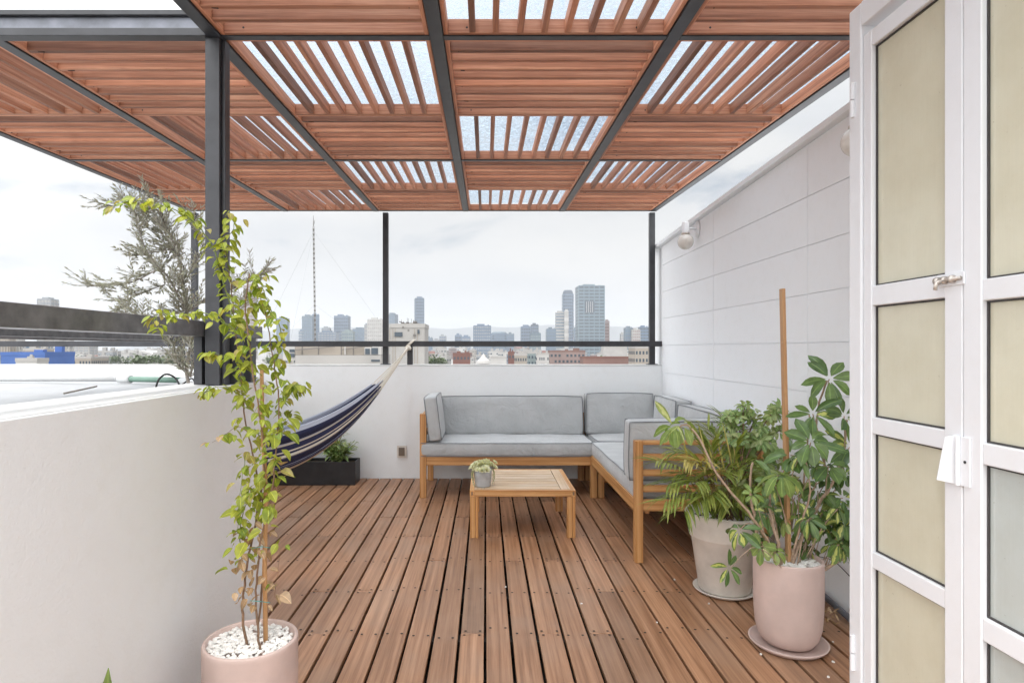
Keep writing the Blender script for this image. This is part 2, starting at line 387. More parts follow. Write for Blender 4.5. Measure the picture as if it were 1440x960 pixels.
# ------------------------------------------------------------------ terrace: deck, walls
sub = MB(); sub.box(-2.2, 1.7, -.6, 5.75, -.22, -.12)
tag(sub.build('roof_slab', simple('slab_dark', (.06, .05, .045), .9), org=(0, 2, -.2)), kind='structure')
dk = MB(); pitch = .1087; i0 = -21; rnd = random.Random(11)
joins = [.35, .8, 1.25, 1.7, 2.15, 2.6, 3.05, 3.5, 3.95, 4.4, 4.85, 5.3]
xs = []
for i in range(i0, 16):
    xa = i*pitch+.004; xb = xa+pitch-.012
    if xb > 1.628: xb = 1.628
    if xb-xa < .02: continue
    y = -.4; js = rnd.randint(0, 3)
    yend = 5.708
    cuts = []; k = js
    while k < len(joins):
        cuts.append(joins[k]); k += rnd.choice([3, 4, 4, 5, 6])
    a = y
    for c in cuts+[yend]:
        if xb < -.93 and c < 2.72: a = c; continue
        aa = max(a, 2.72) if xb < -.93 else a
        dz = rnd.uniform(-.0012, .0012); dx = rnd.uniform(-.001, .001)
        dk.mi = 0; dk.box(xa+dx, xb+dx, aa+.0015, c-.0015, -.022+dz, dz)
        a = c
    xs.append((xa, xb, cuts))
deck = dk.build('deck', M['deck'], org=(0, 3, 0), bevel=.0016, seg=1); tag(deck, kind='structure')
sc_ = MB()
for xa, xb, cuts in xs:
    for j in joins+[4.85, 5.3]:
        if xb < -.93 and j < 2.8: continue
        pr = [j-.018, j+.018] if j in cuts else [j+rnd.uniform(-.006, .006)]
        jit = 0 if j in cuts else rnd.uniform(-.05, .05)
        for yy in pr:
            for xx in (xa+.018, xb-.018):
                x_ = xx+rnd.uniform(-.003, .003); b = len(sc_.v)
                for k in range(7):
                    a = 2*math.pi*k/7; sc_.v.append(Vector((x_+.0062*math.cos(a), yy+jit+.0062*math.sin(a), .0028)))
                sc_.face([b+k for k in range(7)])
tag(sc_.build('deck_screws', M['screw'], parent=deck), kind='stuff')
jo = MB()
for j in joins: jo.box(-2.1 if j > 2.75 else -.93, 1.62, j-.025, j+.025, -.10, -.024)
jo.build('joists', M['joist'], parent=deck)

def wallobj(name, boxes, mats, org, bevel=.006):
    mb = MB()
    for bx in boxes:
        mb.mi = bx[6] if len(bx) > 6 else 0; mb.box(*bx[:6])
    return mb.build(name, mats, org=org, bevel=bevel, seg=2)
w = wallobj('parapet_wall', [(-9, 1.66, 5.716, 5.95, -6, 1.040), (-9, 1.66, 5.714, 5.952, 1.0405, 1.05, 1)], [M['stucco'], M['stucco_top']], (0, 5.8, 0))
tag(w, 'long white stuccoed parapet wall behind the sofa at the far edge of the terrace', 'wall')
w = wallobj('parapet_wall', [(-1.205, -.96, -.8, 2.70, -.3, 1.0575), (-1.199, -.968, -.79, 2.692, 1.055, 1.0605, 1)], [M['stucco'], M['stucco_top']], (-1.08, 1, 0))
tag(w, 'near white stuccoed parapet wall at left carrying the thick grey handrail', 'wall')
w = wallobj('alcove_wall', [(-2.35, -2.1, 2.72, 5.70, -.3, .90), (-2.1, -1.22, 2.50, 2.70, -.3, .90)], [M['stucco']], (-2.2, 4, 0))
tag(w, 'low white wall hidden behind the hammock at the left end of the deck', 'wall')
# white membrane roof beyond the left parapet
mr = MB(); nx, ny = 40, 24
for j in range(ny+1):
    for i in range(nx+1):
        x = -9+(9-2.1)*i/nx; y = 1.0+(5.70-1.0)*j/ny
        mr.v.append(Vector((x, y, .935+.012*noise.noise(Vector((x*1.4, y*1.4, 2)))+.004*noise.noise(Vector((x*6, y*6, 5))))))
for j in range(ny):
    for i in range(nx):
        a = j*(nx+1)+i; mr.face([a, a+1, a+nx+2, a+nx+1])
mr.mi = 0
tag(mr.build('flat_roof', M['membrane'], org=(-4, 3, .9), smooth=True), kind='structure')
st_ = wallobj('flat_roof_edge', [(-2.1, -1.22, 1.0, 2.49, .80, .915)], [M['membrane']], (-1.6, 2, .85)); tag(st_, kind='structure')

# right wall of panels with real joints
rw = MB(); XR = 1.63
def topz(Y): return 2.169+(5.716-Y)*.034
b = 0
rw.mi = 0
for (x0, x1, dz) in ((XR+.0070, XR+.22, -.02),):
    pts = [(-1.0), 6.0]
    vv = []
    for Y in pts:
        vv += [Vector((x0, Y, -.3)), Vector((x1, Y, -.3)), Vector((x1, Y, topz(Y)+dz)), Vector((x0, Y, topz(Y)+dz))]
    b = len(rw.v); rw.v += vv
    for q in ((0, 3, 2, 1), (4, 5, 6, 7), (0, 4, 7, 3), (1, 2, 6, 5), (3, 7, 6, 2), (0, 1, 5, 4)): rw.face([b+k for k in q])
yj = [-.78, .52, 1.82, 3.12, 4.416, 5.705]; zj = [0.0, .24, .487, .735, .982, 1.23, 1.475, 1.72, 1.968]
for i in range(len(yj)-1):
    for k in range(len(zj)-1):
        rw.box(XR, XR+.0066, yj[i]+.0022, yj[i+1]-.0022, zj[k]+.0018, zj[k+1]-.0018)
    b = len(rw.v); ya, yb = yj[i]+.0022, yj[i+1]-.0022
    for x in (XR, XR+.0066):
        rw.v += [Vector((x, ya, 1.970)), Vector((x, yb, 1.970)), Vector((x, yb, topz(yb)-.03)), Vector((x, ya, topz(ya)-.03))]
    for q in ((0, 1, 2, 3), (7, 6, 5, 4), (0, 4, 5, 1), (2, 6, 7, 3), (1, 5, 6, 2), (0, 3, 7, 4)): rw.face([b+k for k in q])
wallr = rw.build('panel_wall', M['panel'], org=(XR, 3, 0))
tag(wallr, 'tall white panelled wall on the right with fine square joints', 'wall')
cp = MB(); b = 0
for Y in (-1.0, 6.02):
    cp.v += [Vector((XR-.035, Y, topz(Y)-.022)), Vector((XR+.26, Y, topz(Y)-.022)), Vector((XR+.26, Y, topz(Y)+.03)), Vector((XR-.035, Y, topz(Y)+.012))]
for q in ((0, 3, 2, 1), (4, 5, 6, 7), (0, 4, 7, 3), (1, 2, 6, 5), (3, 7, 6, 2), (0, 1, 5, 4)): cp.face(list(q))
cp.build('coping', M['panel'], parent=wallr, bevel=.004)

# ------------------------------------------------------------------ PERGOLA
SL = .0305
def shear(mb):
    for v in mb.v: v.z += SL*(v.y-2.33)
ZB = 2.369; BX = [-2.73, -1.86, -1.02, -.185, .708, 1.56]; YB = [.637, 2.33, 4.02, 5.716]
perg = thing('pergola', (-.6, 4, 0), 'dark steel pergola roofed with a checkerboard of reddish wooden slat panels', 'pergola')
bw = .05
for i, x in enumerate(BX):
    mb = MB(); y0 = YB[0] if i >= 2 else YB[1]
    mb.box(x-bw/2, x+bw/2, y0, YB[3]+.02, ZB, ZB+.07); shear(mb); mb.build('beam', M['steel'], parent=perg, bevel=.002)
for j, y in enumerate(YB):
    for i in range(len(BX)-1):
        if j == 0 and i < 2: continue
        if j == 1 and i < 2: continue
        mb = MB(); mb.box(BX[i]+bw/2+.001, BX[i+1]-bw/2-.001, y-.0175, y+.0175, ZB+.002, ZB+.062); shear(mb)
        mb.build('crossbeam', M['steel'], parent=perg, bevel=.0015)
mb = MB(); mb.box(-3.2, BX[2]-bw/2-.002, 2.30, 2.345, ZB-.002, ZB+.027); mb.mi = 1
mb.box(-3.2, BX[2]-bw/2-.002, 2.312, 2.345, ZB+.0275, ZB+.072); mb.mi = 0; mb.box(-3.2, BX[2]-bw/2-.002, 2.295, 2.345, ZB+.0725, ZB+.092)
mb.build('front_beam', [M['steel'], M['steel_pale']], parent=perg, bevel=.002)
# slat panels
rows = [(YB[0], (YB[0]+YB[1])/2), ((YB[0]+YB[1])/2, YB[1]), (YB[1], (YB[1]+YB[2])/2), ((YB[1]+YB[2])/2, YB[2]), (YB[2], (YB[2]+YB[3])/2), ((YB[2]+YB[3])/2, YB[3])]
H = .052
for c in range(5):
    for r_ in range(6):
        if r_ < 2 and c < 2: continue
        x0, x1 = BX[c]+bw/2+.003, BX[c+1]-bw/2-.003; y0, y1 = rows[r_]
        y0 += .019 if r_ % 2 == 0 else .001; y1 -= .019 if r_ % 2 == 1 else .001
        lengthwise = (c+r_) % 2 == 0 if False else ((c == 3 and r_ in (1, 3, 5)) or (c == 4 and r_ in (0, 2, 4)) or (c == 2 and r_ in (0, 2, 4)) or (c == 1 and r_ in (1, 3, 5)) or (c == 0 and r_ in (0, 2, 4)))
        mb = MB(); z0 = ZB+.006; ft = .016
        mb.box(x0, x0+ft, y0, y1, z0, z0+H); mb.box(x1-ft, x1, y0, y1, z0, z0+H)
        mb.box(x0+ft+.0005, x1-ft-.0005, y0, y0+ft, z0, z0+H); mb.box(x0+ft+.0005, x1-ft-.0005, y1-ft, y1, z0, z0+H)
        if lengthwise:
            n = 9; a, b_ = x0+ft, x1-ft
            for k in range(1, n):
                xx = a+(b_-a)*k/n+rnd.uniform(-.002, .002); t = .011
                mb.box(xx-t, xx+t, y0+ft+.0005, y1-ft-.0005, z0+.001, z0+H-.002)
        else:
            n = 9; a, b_ = y0+ft, y1-ft
            for k in range(1, n):
                yy = a+(b_-a)*k/n+rnd.uniform(-.002, .002); t = .013
                mb.box(x0+ft+.0005, x1-ft-.0005, yy-t, yy+t, z0+.001, z0+H-.002)
        mb.mi = 1
        for q in range(2 if lengthwise else 1):
            xx = x0+(x1-x0)*(.12+.76*q)+rnd.uniform(-.02, .02); mb.tube([(xx, y1-ft-.0015, z0+.02), (xx, y1-ft+.001, z0+.02)], .0042, 8)
        if not lengthwise:
            for q in range(1, 9):
                yy = y0+ft+(y1-y0-2*ft)*q/9
                if q % 2: mb.tube([(x0+.05+rnd.uniform(-.01, .03), yy, z0-.0005), (x0+.05, yy, z0+.0015)], .0026, 6); mb.tube([(x1-.05, yy, z0-.0005), (x1-.05, yy, z0+.0015)], .0026, 6)
        shear(mb); mb.build('slat_panel', [M['slat'], M['screw']], parent=perg, bevel=.0012, seg=1)
# clear roof sheets speckled with dirt
m, nt, bb, oo = newmat('speckled_polycarbonate'); v = objvec(nt); L = nt.links.new
spk = noise_tex(nt, v, 60, 3, .6); big = noise_tex(nt, v, 5, 4)
sr = ramp(nt, [(.53, (0, 0, 0)), (.60, (1, 1, 1))], spk)
tr = nt.nodes.new('ShaderNodeBsdfTransparent'); tr.inputs['Color'].default_value = (.86, .90, .935, 1)
tl = nt.nodes.new('ShaderNodeBsdfTranslucent'); tl.inputs['Color'].default_value = (.34, .40, .46, 1)
gl = nt.nodes.new('ShaderNodeBsdfGlossy'); gl.inputs['Roughness'].default_value = .1
m1 = nt.nodes.new('ShaderNodeMixShader'); fac = nt.nodes.new('ShaderNodeMath'); fac.operation = 'MULTIPLY_ADD'
L(sr.outputs[0], fac.inputs[0]); fac.inputs[1].default_value = .60; fac.inputs[2].default_value = .05
L(fac.outputs[0], m1.inputs[0]); L(tr.outputs[0], m1.inputs[1]); L(tl.outputs[0], m1.inputs[2])
m2 = nt.nodes.new('ShaderNodeMixShader'); m2.inputs[0].default_value = .05; L(m1.outputs[0], m2.inputs[1]); L(gl.outputs[0], m2.inputs[2])
L(m2.outputs[0], oo.inputs[0])
for i in range(len(BX)-1):
    mb = MB(); mb.box(BX[i]+.004, BX[i+1]-.004, (YB[0] if i >= 2 else YB[1])+.03, YB[3]+.01, ZB+.078, ZB+.084); shear(mb)
    mb.build('roof_sheet', m, parent=perg)
def zt(Y): return ZB+SL*(Y-2.33)-.001
# posts
def post(x, y, z0, s=.05, sy=None):
    mb = MB(); sy = sy or s
    mb.box(x-s/2, x+s/2, y-sy/2, y+sy/2, z0, zt(y)); mb.mi = 1
    mb.mi = 0; mb.box(x-s/2-.02, x+s/2+.02, y-sy/2-.02, y+sy/2+.02, z0-.002, z0+.006)
    mb.build('post', M['steel'], parent=perg, bevel=.0015)
post(-.94, 5.80, 1.051); post(1.563, 5.80, 1.051); post(-2.737, 5.80, 1.051)
mb = MB(); mb.box(-1.054, -1.000, 2.315, 2.37, 1.062, zt(2.33)); mb.box(-1.0, -.987, 2.335, 2.38, 1.062, zt(2.33)); mb.build('post', M['steel'], parent=perg, bevel=.0015)

# ------------------------------------------------------------------ RAILINGS
ra = thing('railing', (-.5, 5.8, 1.05), 'grey steel handrail running along the far parapet above the sofa', 'railing')
mb = MB(); mb.box(-6.5, 1.645, 5.70, 5.748, 1.219, 1.269); mb.build('rail', M['steel'], parent=ra, bevel=.002)
for x, s in ((-.708, .05), (-2.85, .05), (-2.62, .05)):
    mb = MB(); mb.box(x-s/2, x+s/2, 5.752, 5.80, 1.051, 1.262); mb.build('post', M['steel'], parent=ra, bevel=.0015)
ra = thing('railing', (-1.07, 2, 1.06), 'thick brushed grey handrail on the near left parapet', 'railing')
mb = MB(); mb.box(-1.125, -1.06, -.6, 2.93, 1.247, 1.304); mb.build('rail', M['steel_brushed'], parent=ra, bevel=.003)
for (x0, x1, y0, y1) in ((-1.118, -1.086, 2.36, 2.41), (-1.078, -1.05, 2.40, 2.43), (-1.082, -.99, 2.45, 2.455), (-.998, -.965, 2.40, 2.46), (-1.05, -.968, 2.54, 2.60)):
    mb = MB(); mb.box(x0, x1, y0, y1, 1.062, 1.246); mb.build('post', M['steel'], parent=ra, bevel=.0015)
ra = thing('railing', (-2.2, 3, .95), 'second grey handrail beyond the near one crossing low at left', 'railing')
mb = MB(); mb.box(-2.27, -2.21, -.6, 5.40, 1.258, 1.292); mb.box(-2.205, -2.17, -.6, 5.40, 1.243, 1.256)
mb.build('rail', M['steel_brushed'], parent=ra, bevel=.003)
mb = MB(); mb.box(-2.262, -2.218, 5.34, 5.39, .93, 1.257); mb.build('post', M['steel'], parent=ra)

# ------------------------------------------------------------------ pipes on the neighbouring roof
def pipe(name, pts, r, mat, label, cat='pipe', n=12, group=None):
    mb = MB(); mb.tube(pts, r, n); return tag(mb.build(name, mat, org=pts[0], smooth=True), label, cat, group)
pipe('drain_pipe', [(-7, 4.72, .972), (-2.60, 4.62, .972)], .020, M['pvc_white'], 'long white drain pipe lying across the white roof at left')
pipe('drain_pipe', [(-2.66, 4.56, .975), (-2.13, 4.40, .975)], .021, M['pvc_green'], 'short dull green pipe joined to the end of the white pipe')
mb = MB(); mb.tube([(-2.72, 4.58, .975), (-2.62, 4.55, .975)], .031, 14); tag(mb.build('pipe_coupling', M['pvc_white'], org=(-2.65, 4.57, .975), smooth=True), 'white coupling between the white and the green pipe', 'coupling')
mb = MB(); mb.tube([(-2.02, 4.1, .975), (-1.80, 4.0, .985)], .034, 14); tag(mb.build('pipe_end', M['pvc_white'], org=(-2, 4.1, .975), smooth=True), 'fat white pipe stub beside the olive trunk', 'pipe')
hs = smooth_path([P(219, 546, 3.75), P(223, 534, 3.75), P(233, 526, 3.8), P(245, 530, 3.85), P(252, 540, 3.8)], 6)
pipe('black_cable', hs, .006, M['rubber'], 'looped black cable beside the green pipe', 'cable', 8)
pipe('black_cable', smooth_path([P(238, 548, 3.3), P(255, 541, 3.3), P(270, 532, 3.3), P(276, 545, 3.3)], 5), .004, M['rubber'], 'thin black cable lying by the olive trunk', 'cable', 6)
pipe('downspout', [P(90, 553, 3.45), P(136, 543, 3.9)], .005, M['bark_grey'], 'dark weathered strip lying slantwise on the white roof', 'strip', 6)

# ------------------------------------------------------------------ SOFA
def cushion(parent, c, d, rot=(0, 0, 0), puff=.018, seed=0, name='cushion', label=None):
    """soft box: c centre, d full size, thin axis found by size"""
    from mathutils import Euler
    Mx = Matrix.Translation(c) @ Euler(rot).to_matrix().to_4x4()
    ax = d.index(min(d)); oth = [k for k in range(3) if k != ax]
    nu = max(8, int(d[oth[0]]/.035)); nv = max(8, int(d[oth[1]]/.035)); e = .022
    mb = MB()
    def coord(i, n, L):
        # denser near the edges
        if i == 0: return -L/2
        if i == n: return L/2
        if i == 1: return -L/2+e
        if i == n-1: return L/2-e
        return -L/2+e+(L-2*e)*(i-1)/(n-2)
    def pt(u, v, w_, sgn):
        fu = 1-abs(2*u/d[oth[0]])**4; fv = 1-abs(2*v/d[oth[1]])**4
        p = [0, 0, 0]; p[oth[0]] = u; p[oth[1]] = v
        nz = noise.noise(Vector((u*5+seed, v*5, sgn*3+seed)))*.011+noise.noise(Vector((u*14+seed, v*14+u*9, sgn*3+seed)))*.0045
        p[ax] = sgn*(d[ax]/2 + puff*fu*fv + nz*fu*fv) if w_ is None else w_
        # slight sag of the outline
        wob = noise.noise(Vector((u*4+seed, v*4, 7+seed)))*.012; p[oth[0]] *= 1-.014*(1-fv)-.006*math.sin(v*9+seed)+wob/max(d[oth[0]], .3); p[oth[1]] *= 1-.03*(1-fu)+wob*1.3
        return Vector(p)
    grid = {}
    for sgn in (-1, 1):
        for i in range(nu+1):
            for j in range(nv+1):
                p = pt(coord(i, nu, d[oth[0]]), coord(j, nv, d[oth[1]]), None, sgn)
                grid[(sgn, i, j)] = len(mb.v); mb.v.append(Mx @ p)
    for sgn in (-1, 1):
        for i in range(nu):
            for j in range(nv):
                q = [grid[(sgn, i, j)], grid[(sgn, i+1, j)], grid[(sgn, i+1, j+1)], grid[(sgn, i, j+1)]]
                mb.face(q if sgn > 0 else q[::-1])
    ring = [(i, 0) for i in range(nu)]+[(nu, j) for j in range(nv)]+[(i, nv) for i in range(nu, 0, -1)]+[(0, j) for j in range(nv, 0, -1)]
    mids = []
    C0 = Vector(c)
    for (i, j) in ring:
        a = mb.v[grid[(-1, i, j)]]; b_ = mb.v[grid[(1, i, j)]]; mm = (a+b_)/2
        o_ = mm-C0; axd = (b_-a).normalized(); o_ = (o_-axd*o_.dot(axd)).normalized()
        mids.append(len(mb.v)); mb.v.append(mm+o_*.006)
    N = len(ring)
    for k in range(N):
        a0, a1 = grid[(-1, *ring[k])], grid[(-1, *ring[(k+1) % N])]; b0, b1 = grid[(1, *ring[k])], grid[(1, *ring[(k+1) % N])]
        mb.face([a0, a1, mids[(k+1) % N], mids[k]]); mb.face([mids[k], mids[(k+1) % N], b1, b0])
    o = mb.build(name, M['cushion'], parent=parent, smooth=True, bevel=.017, seg=3)
    if label: o['label'] = label
    pp = MB()
    for sgn in (-1, 1):
        pts = []
        for (i, j) in ring:
            p = mb.v[grid[(sgn, i, j)]]; o_ = (p-C0); pts.append(p+o_.normalized()*(-.002))
        pp.tube(pts, .0034, 5, closed=True)
    pp.build('piping', M['piping'], parent=o, smooth=True)
    return o
def wbox(parent, name, *bx, bev=.003):
    mb = MB(); mb.box(*bx); return mb.build(name, M['teak'], parent=parent, bevel=bev)
so = thing('garden_sofa', (.2, 5.3, 0), 'long wooden garden sofa with grey cushions against the far parapet', 'sofa', 'sections of the corner sofa')
xL, xR_, yF, yK = -.53, .895, 4.95, 5.66
for (x, y, zt_) in ((xL, yF, .675), (xL, yK-.05, .675), (xR_-.052, yF, .335), (xR_-.052, yK-.05, .62)):
    wbox(so, 'leg', x, x+.052, y, y+.05, 0, zt_)
wbox(so, 'seat_frame', xL+.053, xR_-.053, yF+.004, yF+.034, .262, .333)
wbox(so, 'seat_frame', xL+.053, xR_-.053, yK-.04, yK-.01, .262, .333)
wbox(so, 'seat_frame', xL+.012, xL+.04, yF+.051, yK-.051, .262, .333); wbox(so, 'seat_frame', xR_-.04, xR_-.012, yF+.051, yK-.051, .262, .333)
for k in range(8): 
    yy = yF+.05+k*.077; wbox(so, 'seat_slat', xL+.041, xR_-.041, yy, yy+.05, .312, .330)
for z in (.40, .49, .58, .655): wbox(so, 'arm_slat', xL+.014, xL+.036, yF+.051, yK-.051, z-.02, z+.02)
for z in (.45, .56, .655): wbox(so, 'back_slat', xL+.053, xR_-.053, yK-.035, yK-.013, z-.02, z+.02)
cushion(so, (.175, 5.27, .389), (1.40, .66, .105), seed=1, name='seat_cushion', puff=.008)
cushion(so, (.235, 5.515, .605), (1.262, .13, .345), rot=(R(-5), 0, 0), seed=2, name='back_cushion', puff=.022)
cushion(so, (-.425, 5.20, .635), (.10, .52, .36), rot=(0, R(-7), 0), seed=3, name='arm_cushion', puff=.012)
s2 = thing('garden_sofa', (1.2, 4.5, 0), 'second wooden garden sofa section with slatted arm along the right wall', 'sofa', 'sections of the corner sofa')
x0, x1, y0, y1 = .838, 1.585, 3.45, 5.66
for (x, y, zt_) in ((x0, y0, .683), (x1-.05, y0, .683), (x0+.065, 4.95, .33), (x1-.05, y1-.05, .66), (x0+.065, y1-.05, .66)):
    wbox(s2, 'leg', x, x+.044 if x == x0 else x+.05, y, y+.055, 0, zt_)
wbox(s2, 'seat_frame', x0+.008, x0+.036, y0+.056, 5.64, .287, .345) if False else wbox(s2, 'seat_frame', x0+.066, x0+.094, y0+.056, 4.949, .262, .333)
wbox(s2, 'side_rail', x0+.006, x0+.034, y0+.056, 4.94, .275, .345)
wbox(s2, 'arm_cap', x0+.045, x1-.051, y0+.004, y0+.05, .66, .683)
for (za, zb) in ((.571, .609), (.484, .520), (.394, .432)): wbox(s2, 'arm_slat', x0+.045, x1-.051, y0+.012, y0+.034, za, zb)
wbox(s2, 'seat_frame', x0+.045, x1-.051, y0+.006, y0+.036, .289, .352)
wbox(s2, 'seat_frame', x1-.045, x1-.015, y0+.056, y1-.051, .265, .333)
wbox(s2, 'stretcher', x0+.12, x1-.051, 4.965, 4.99, .12, .165)
for z in (.45, .56, .64): wbox(s2, 'back_slat', x1-.035, x1-.013, y0+.056, y1-.051, z-.02, z+.02)
for k in range(17):
    yy = y0+.07+k*.125; wbox(s2, 'seat_slat', x0+.10, x1-.046, yy, yy+.07, .312, .330)
cushion(s2, (1.195, 4.27, .392), (.69, 1.47, .105), seed=5, name='seat_cushion', puff=.008)
cushion(s2, (1.235, 5.33, .392), (.65, .62, .105), seed=6, name='seat_cushion', puff=.010)
cushion(s2, (1.19, 5.515, .620), (.60, .13, .365), rot=(R(-5), 0, 0), seed=7, name='back_cushion', puff=.024, label='creased back cushion in the corner')
cushion(s2, (1.53, 5.10, .615), (.12, .62, .36), rot=(0, R(3), 0), seed=8, name='back_cushion', puff=.014)
cushion(s2, (1.535, 4.20, .60), (.12, 1.12, .345), rot=(0, R(3), 0), seed=9, name='back_cushion', puff=.016)
cushion(s2, (1.15, 3.60, .615), (.66, .12, .345), rot=(R(3), 0, 0), seed=10, name='arm_cushion', puff=.010)

# ------------------------------------------------------------------ TABLE
tb = thing('coffee_table', (.235, 4.25, 0), 'low square teak coffee table with weathered slatted top', 'table')
tx0, tx1, ty0, ty1 = -.101, .571, 3.905, 4.60
for x in (tx0, tx1-.056):
    for y in (ty0, ty1-.056):
        mb = MB(); mb.box(x+.002, x+.037, y+.002, y+.054, 0, .262); mb.box(x+.0385, x+.054, y+.002, y+.054, 0, .262)
        mb.build('leg', M['teak'], parent=tb, bevel=.002)
mb = MB(); mb.box(tx0+.03, tx1-.03, ty0, ty0+.03, .263, .303); mb.box(tx0+.03, tx1-.03, ty1-.03, ty1, .263, .303)
mb.box(tx0, tx0+.0295, ty0, ty1, .263, .303); mb.box(tx1-.0295, tx1, ty0, ty1, .263, .303)
mb.build('apron', M['teak'], parent=tb, bevel=.002)
mb = MB(); mb.box(tx0+.03, tx0+.09, ty0+.031, ty1-.031, .288, .3045); mb.box(tx1-.09, tx1-.03, ty0+.031, ty1-.031, .288, .3045)
n = 8; a = ty0+.031; st = (ty1-ty0-.062)/n
for k in range(n): mb.box(tx0+.0935, tx1-.0935, a+k*st+.003, a+(k+1)*st-.003, .288, .304)
mb.build('tabletop', M['teak_top'], parent=tb, bevel=.0015)
mb = MB()
for x in (tx0+.009, tx1-.009-.011):
    mb.box(x, x+.011, ty0-.0012, ty0+.004, .272, .294)
mb.build('dowel', M['stem_brown'], parent=tb)
# succulent on the table
pc = P(679, 684, 4.02); pc.z = .305
pg = thing('succulent_pot', pc, 'small grey pot of pale trailing succulents on the coffee table', 'pot plant')
mb = MB(); mb.lathe([(.046, 0), (.050, .006), (.055, .05), (.0552, .052), (.0565, .053), (.059, .112), (.055, .114), (.052, .10), (0.0, .098)], pc, 36)
mb.build('pot', M['pot_grey'], parent=pg, smooth=True, bevel=0)
mb = MB(); rr = random.Random(5)
def rosette(mb, c, r, up=(0, 0, 1)):
    up = Vector(up).normalized(); a0 = up.orthogonal().normalized(); b0 = up.cross(a0)
    for ring, (nn, el) in enumerate(((7, .25), (6, .7), (4, 1.2))):
        for k in range(nn):
            a = 2*math.pi*(k+ring*.4)/nn
            d = (a0*math.cos(a)+b0*math.sin(a))*math.cos(el)+up*math.sin(el)
            mb.leaf(c, d, up, r*(1-.2*ring), r*.55, .6, -.2, .5, 3)
for k in range(34):
    a = rr.uniform(0, 6.28); q = rr.uniform(0, .078)
    c = pc+Vector((q*1.15*math.cos(a), q*1.15*math.sin(a), .116+rr.uniform(0, .035))); rosette(mb, c, rr.uniform(.022, .034), (math.cos(a)*q*14, math.sin(a)*q*14, 1))
for k in range(9):
    a = rr.choice([rr.uniform(-.7, .3), rr.uniform(2.9, 3.7), rr.uniform(-.4, .2)]); L_ = rr.uniform(.04, .10)
    for t in range(7):
        f = t/6; c = pc+Vector(((.06+.012*math.sin(f*3))*math.cos(a+.1*f), (.06+.012*math.sin(f*3))*math.sin(a+.1*f), .108-L_*f)); rosette(mb, c, .012, (math.cos(a), math.sin(a), .2))
mb.build('leaves', M['succulent'], parent=pg)

# ------------------------------------------------------------------ HAMMOCK
hA = Vector((-.70, 5.72, 1.225)); hB = Vector((-2.09, 3.05, .88))
ham = thing('hammock', hA, 'navy and cream striped hammock tied to the far handrail', 'hammock')
sag = .55
def hc(t): 
    p = hA.lerp(hB, t); p.z -= sag*4*t*(1-t); return p
hd = (hB-hA); hd.z = 0; hd.normalize(); hside = Vector((-hd.y, hd.x, 0))   # horizontal side
if hside.x < 0: hside = -hside
m, nt, bb, oo = newmat('hammock_cloth'); L = nt.links.new
uv = nt.nodes.new('ShaderNodeUVMap'); sp = nt.nodes.new('ShaderNodeSeparateXYZ'); L(uv.outputs[0], sp.inputs[0])
navy = (.025, .03, .085); cream = (.72, .68, .58); pale = (.50, .53, .62); brown = (.20, .15, .12)
st = [(0, pale), (.08, navy), (.21, pale), (.23, cream), (.25, navy), (.34, cream), (.37, navy), (.41, cream), (.46, brown), (.48, navy), (.66, pale), (.67, navy), (.72, pale), (.73, navy), (.90, cream)]
fo = nt.nodes.new('ShaderNodeMath'); fo.operation = 'PINGPONG'; fo.inputs[1].default_value = .5; L(sp.outputs[1], fo.inputs[0])
fo2 = nt.nodes.new('ShaderNodeMath'); fo2.operation = 'MULTIPLY'; fo2.inputs[1].default_value = 2; L(fo.outputs[0], fo2.inputs[0])
cs = ramp(nt, st, fo2.outputs[0], 'CONSTANT')
wv = nt.nodes.new('ShaderNodeTexWave'); wv.inputs['Scale'].default_value = 60; L(uv.outputs[0], wv.inputs['Vector'])
dot = ramp(nt, [(.0, (.8, .8, .8)), (.6, (1.1, 1.1, 1.1))], wv.outputs['Fac'])
L(mixc(nt, cs.outputs[0], dot.outputs[0], .8, 'MULTIPLY'), bb.inputs['Base Color']); bb.inputs['Roughness'].default_value = .9
bump(nt, bb, wv.outputs['Fac'], .3, .002)
mb = MB(); NU, NV = 60, 60; t0_, t1_ = .165, .86
def hp(t, u):
    s = (t-t0_)/(t1_-t0_); k = math.sin(math.pi*min(max(s*.92+.04, 0), 1))
    hh = .035+.115*k**.75; w = .03+.045*k
    ang = (u-.5)*math.pi
    fold = .007*math.sin(u*34+s*1.5)+.004*math.sin(u*67+2)
    side = math.sin(ang)*w + fold*(1.2 if abs(math.sin(ang)) > .3 else .3)
    z = hh*(1-2*math.cos(ang)) + fold*.4 - (.012 if u < .5 else 0)
    return hc(t)+Vector(hside)*side+Vector((0, 0, z))
for i in range(NU+1):
    for j in range(NV+1):
        u = j/NV; t = t0_+(t1_-t0_)*i/NU+(.010*math.sin(u*50)+.006*math.sin(u*90) if i in (0, NU) else 0)
        mb.v.append(hp(t, u))
for i in range(NU):
    for j in range(NV):
        a = i*(NV+1)+j; u0, u1 = j/NV, (j+1)/NV; ti, tj = i/NU*3, (i+1)/NU*3
        mb.face([a, a+1, a+NV+2, a+NV+1], [(ti, u0), (ti, u1), (tj, u1), (tj, u0)])
cl = mb.build('cloth', m, parent=ham, smooth=True)
sol = cl.modifiers.new('solid', 'SOLIDIFY'); sol.thickness = .004
mb = MB()
knot = hA+(hB-hA).normalized()*.03+Vector((0, 0, -.015))
for j in range(0, NV+1, 2):
    e = mb_p = hp(t0_+.012*math.sin(j/NV*60), j/NV); mb.tube([knot, knot.lerp(e, .5)+Vector((0, 0, -.008)), e], .0022, 4)
for j in range(0, NV+1, 3):
    e = hp(t1_, j/NV); mb.tube([hB, e], .0022, 4)
mb.build('strings', M['rope'], parent=ham)
mb = MB()
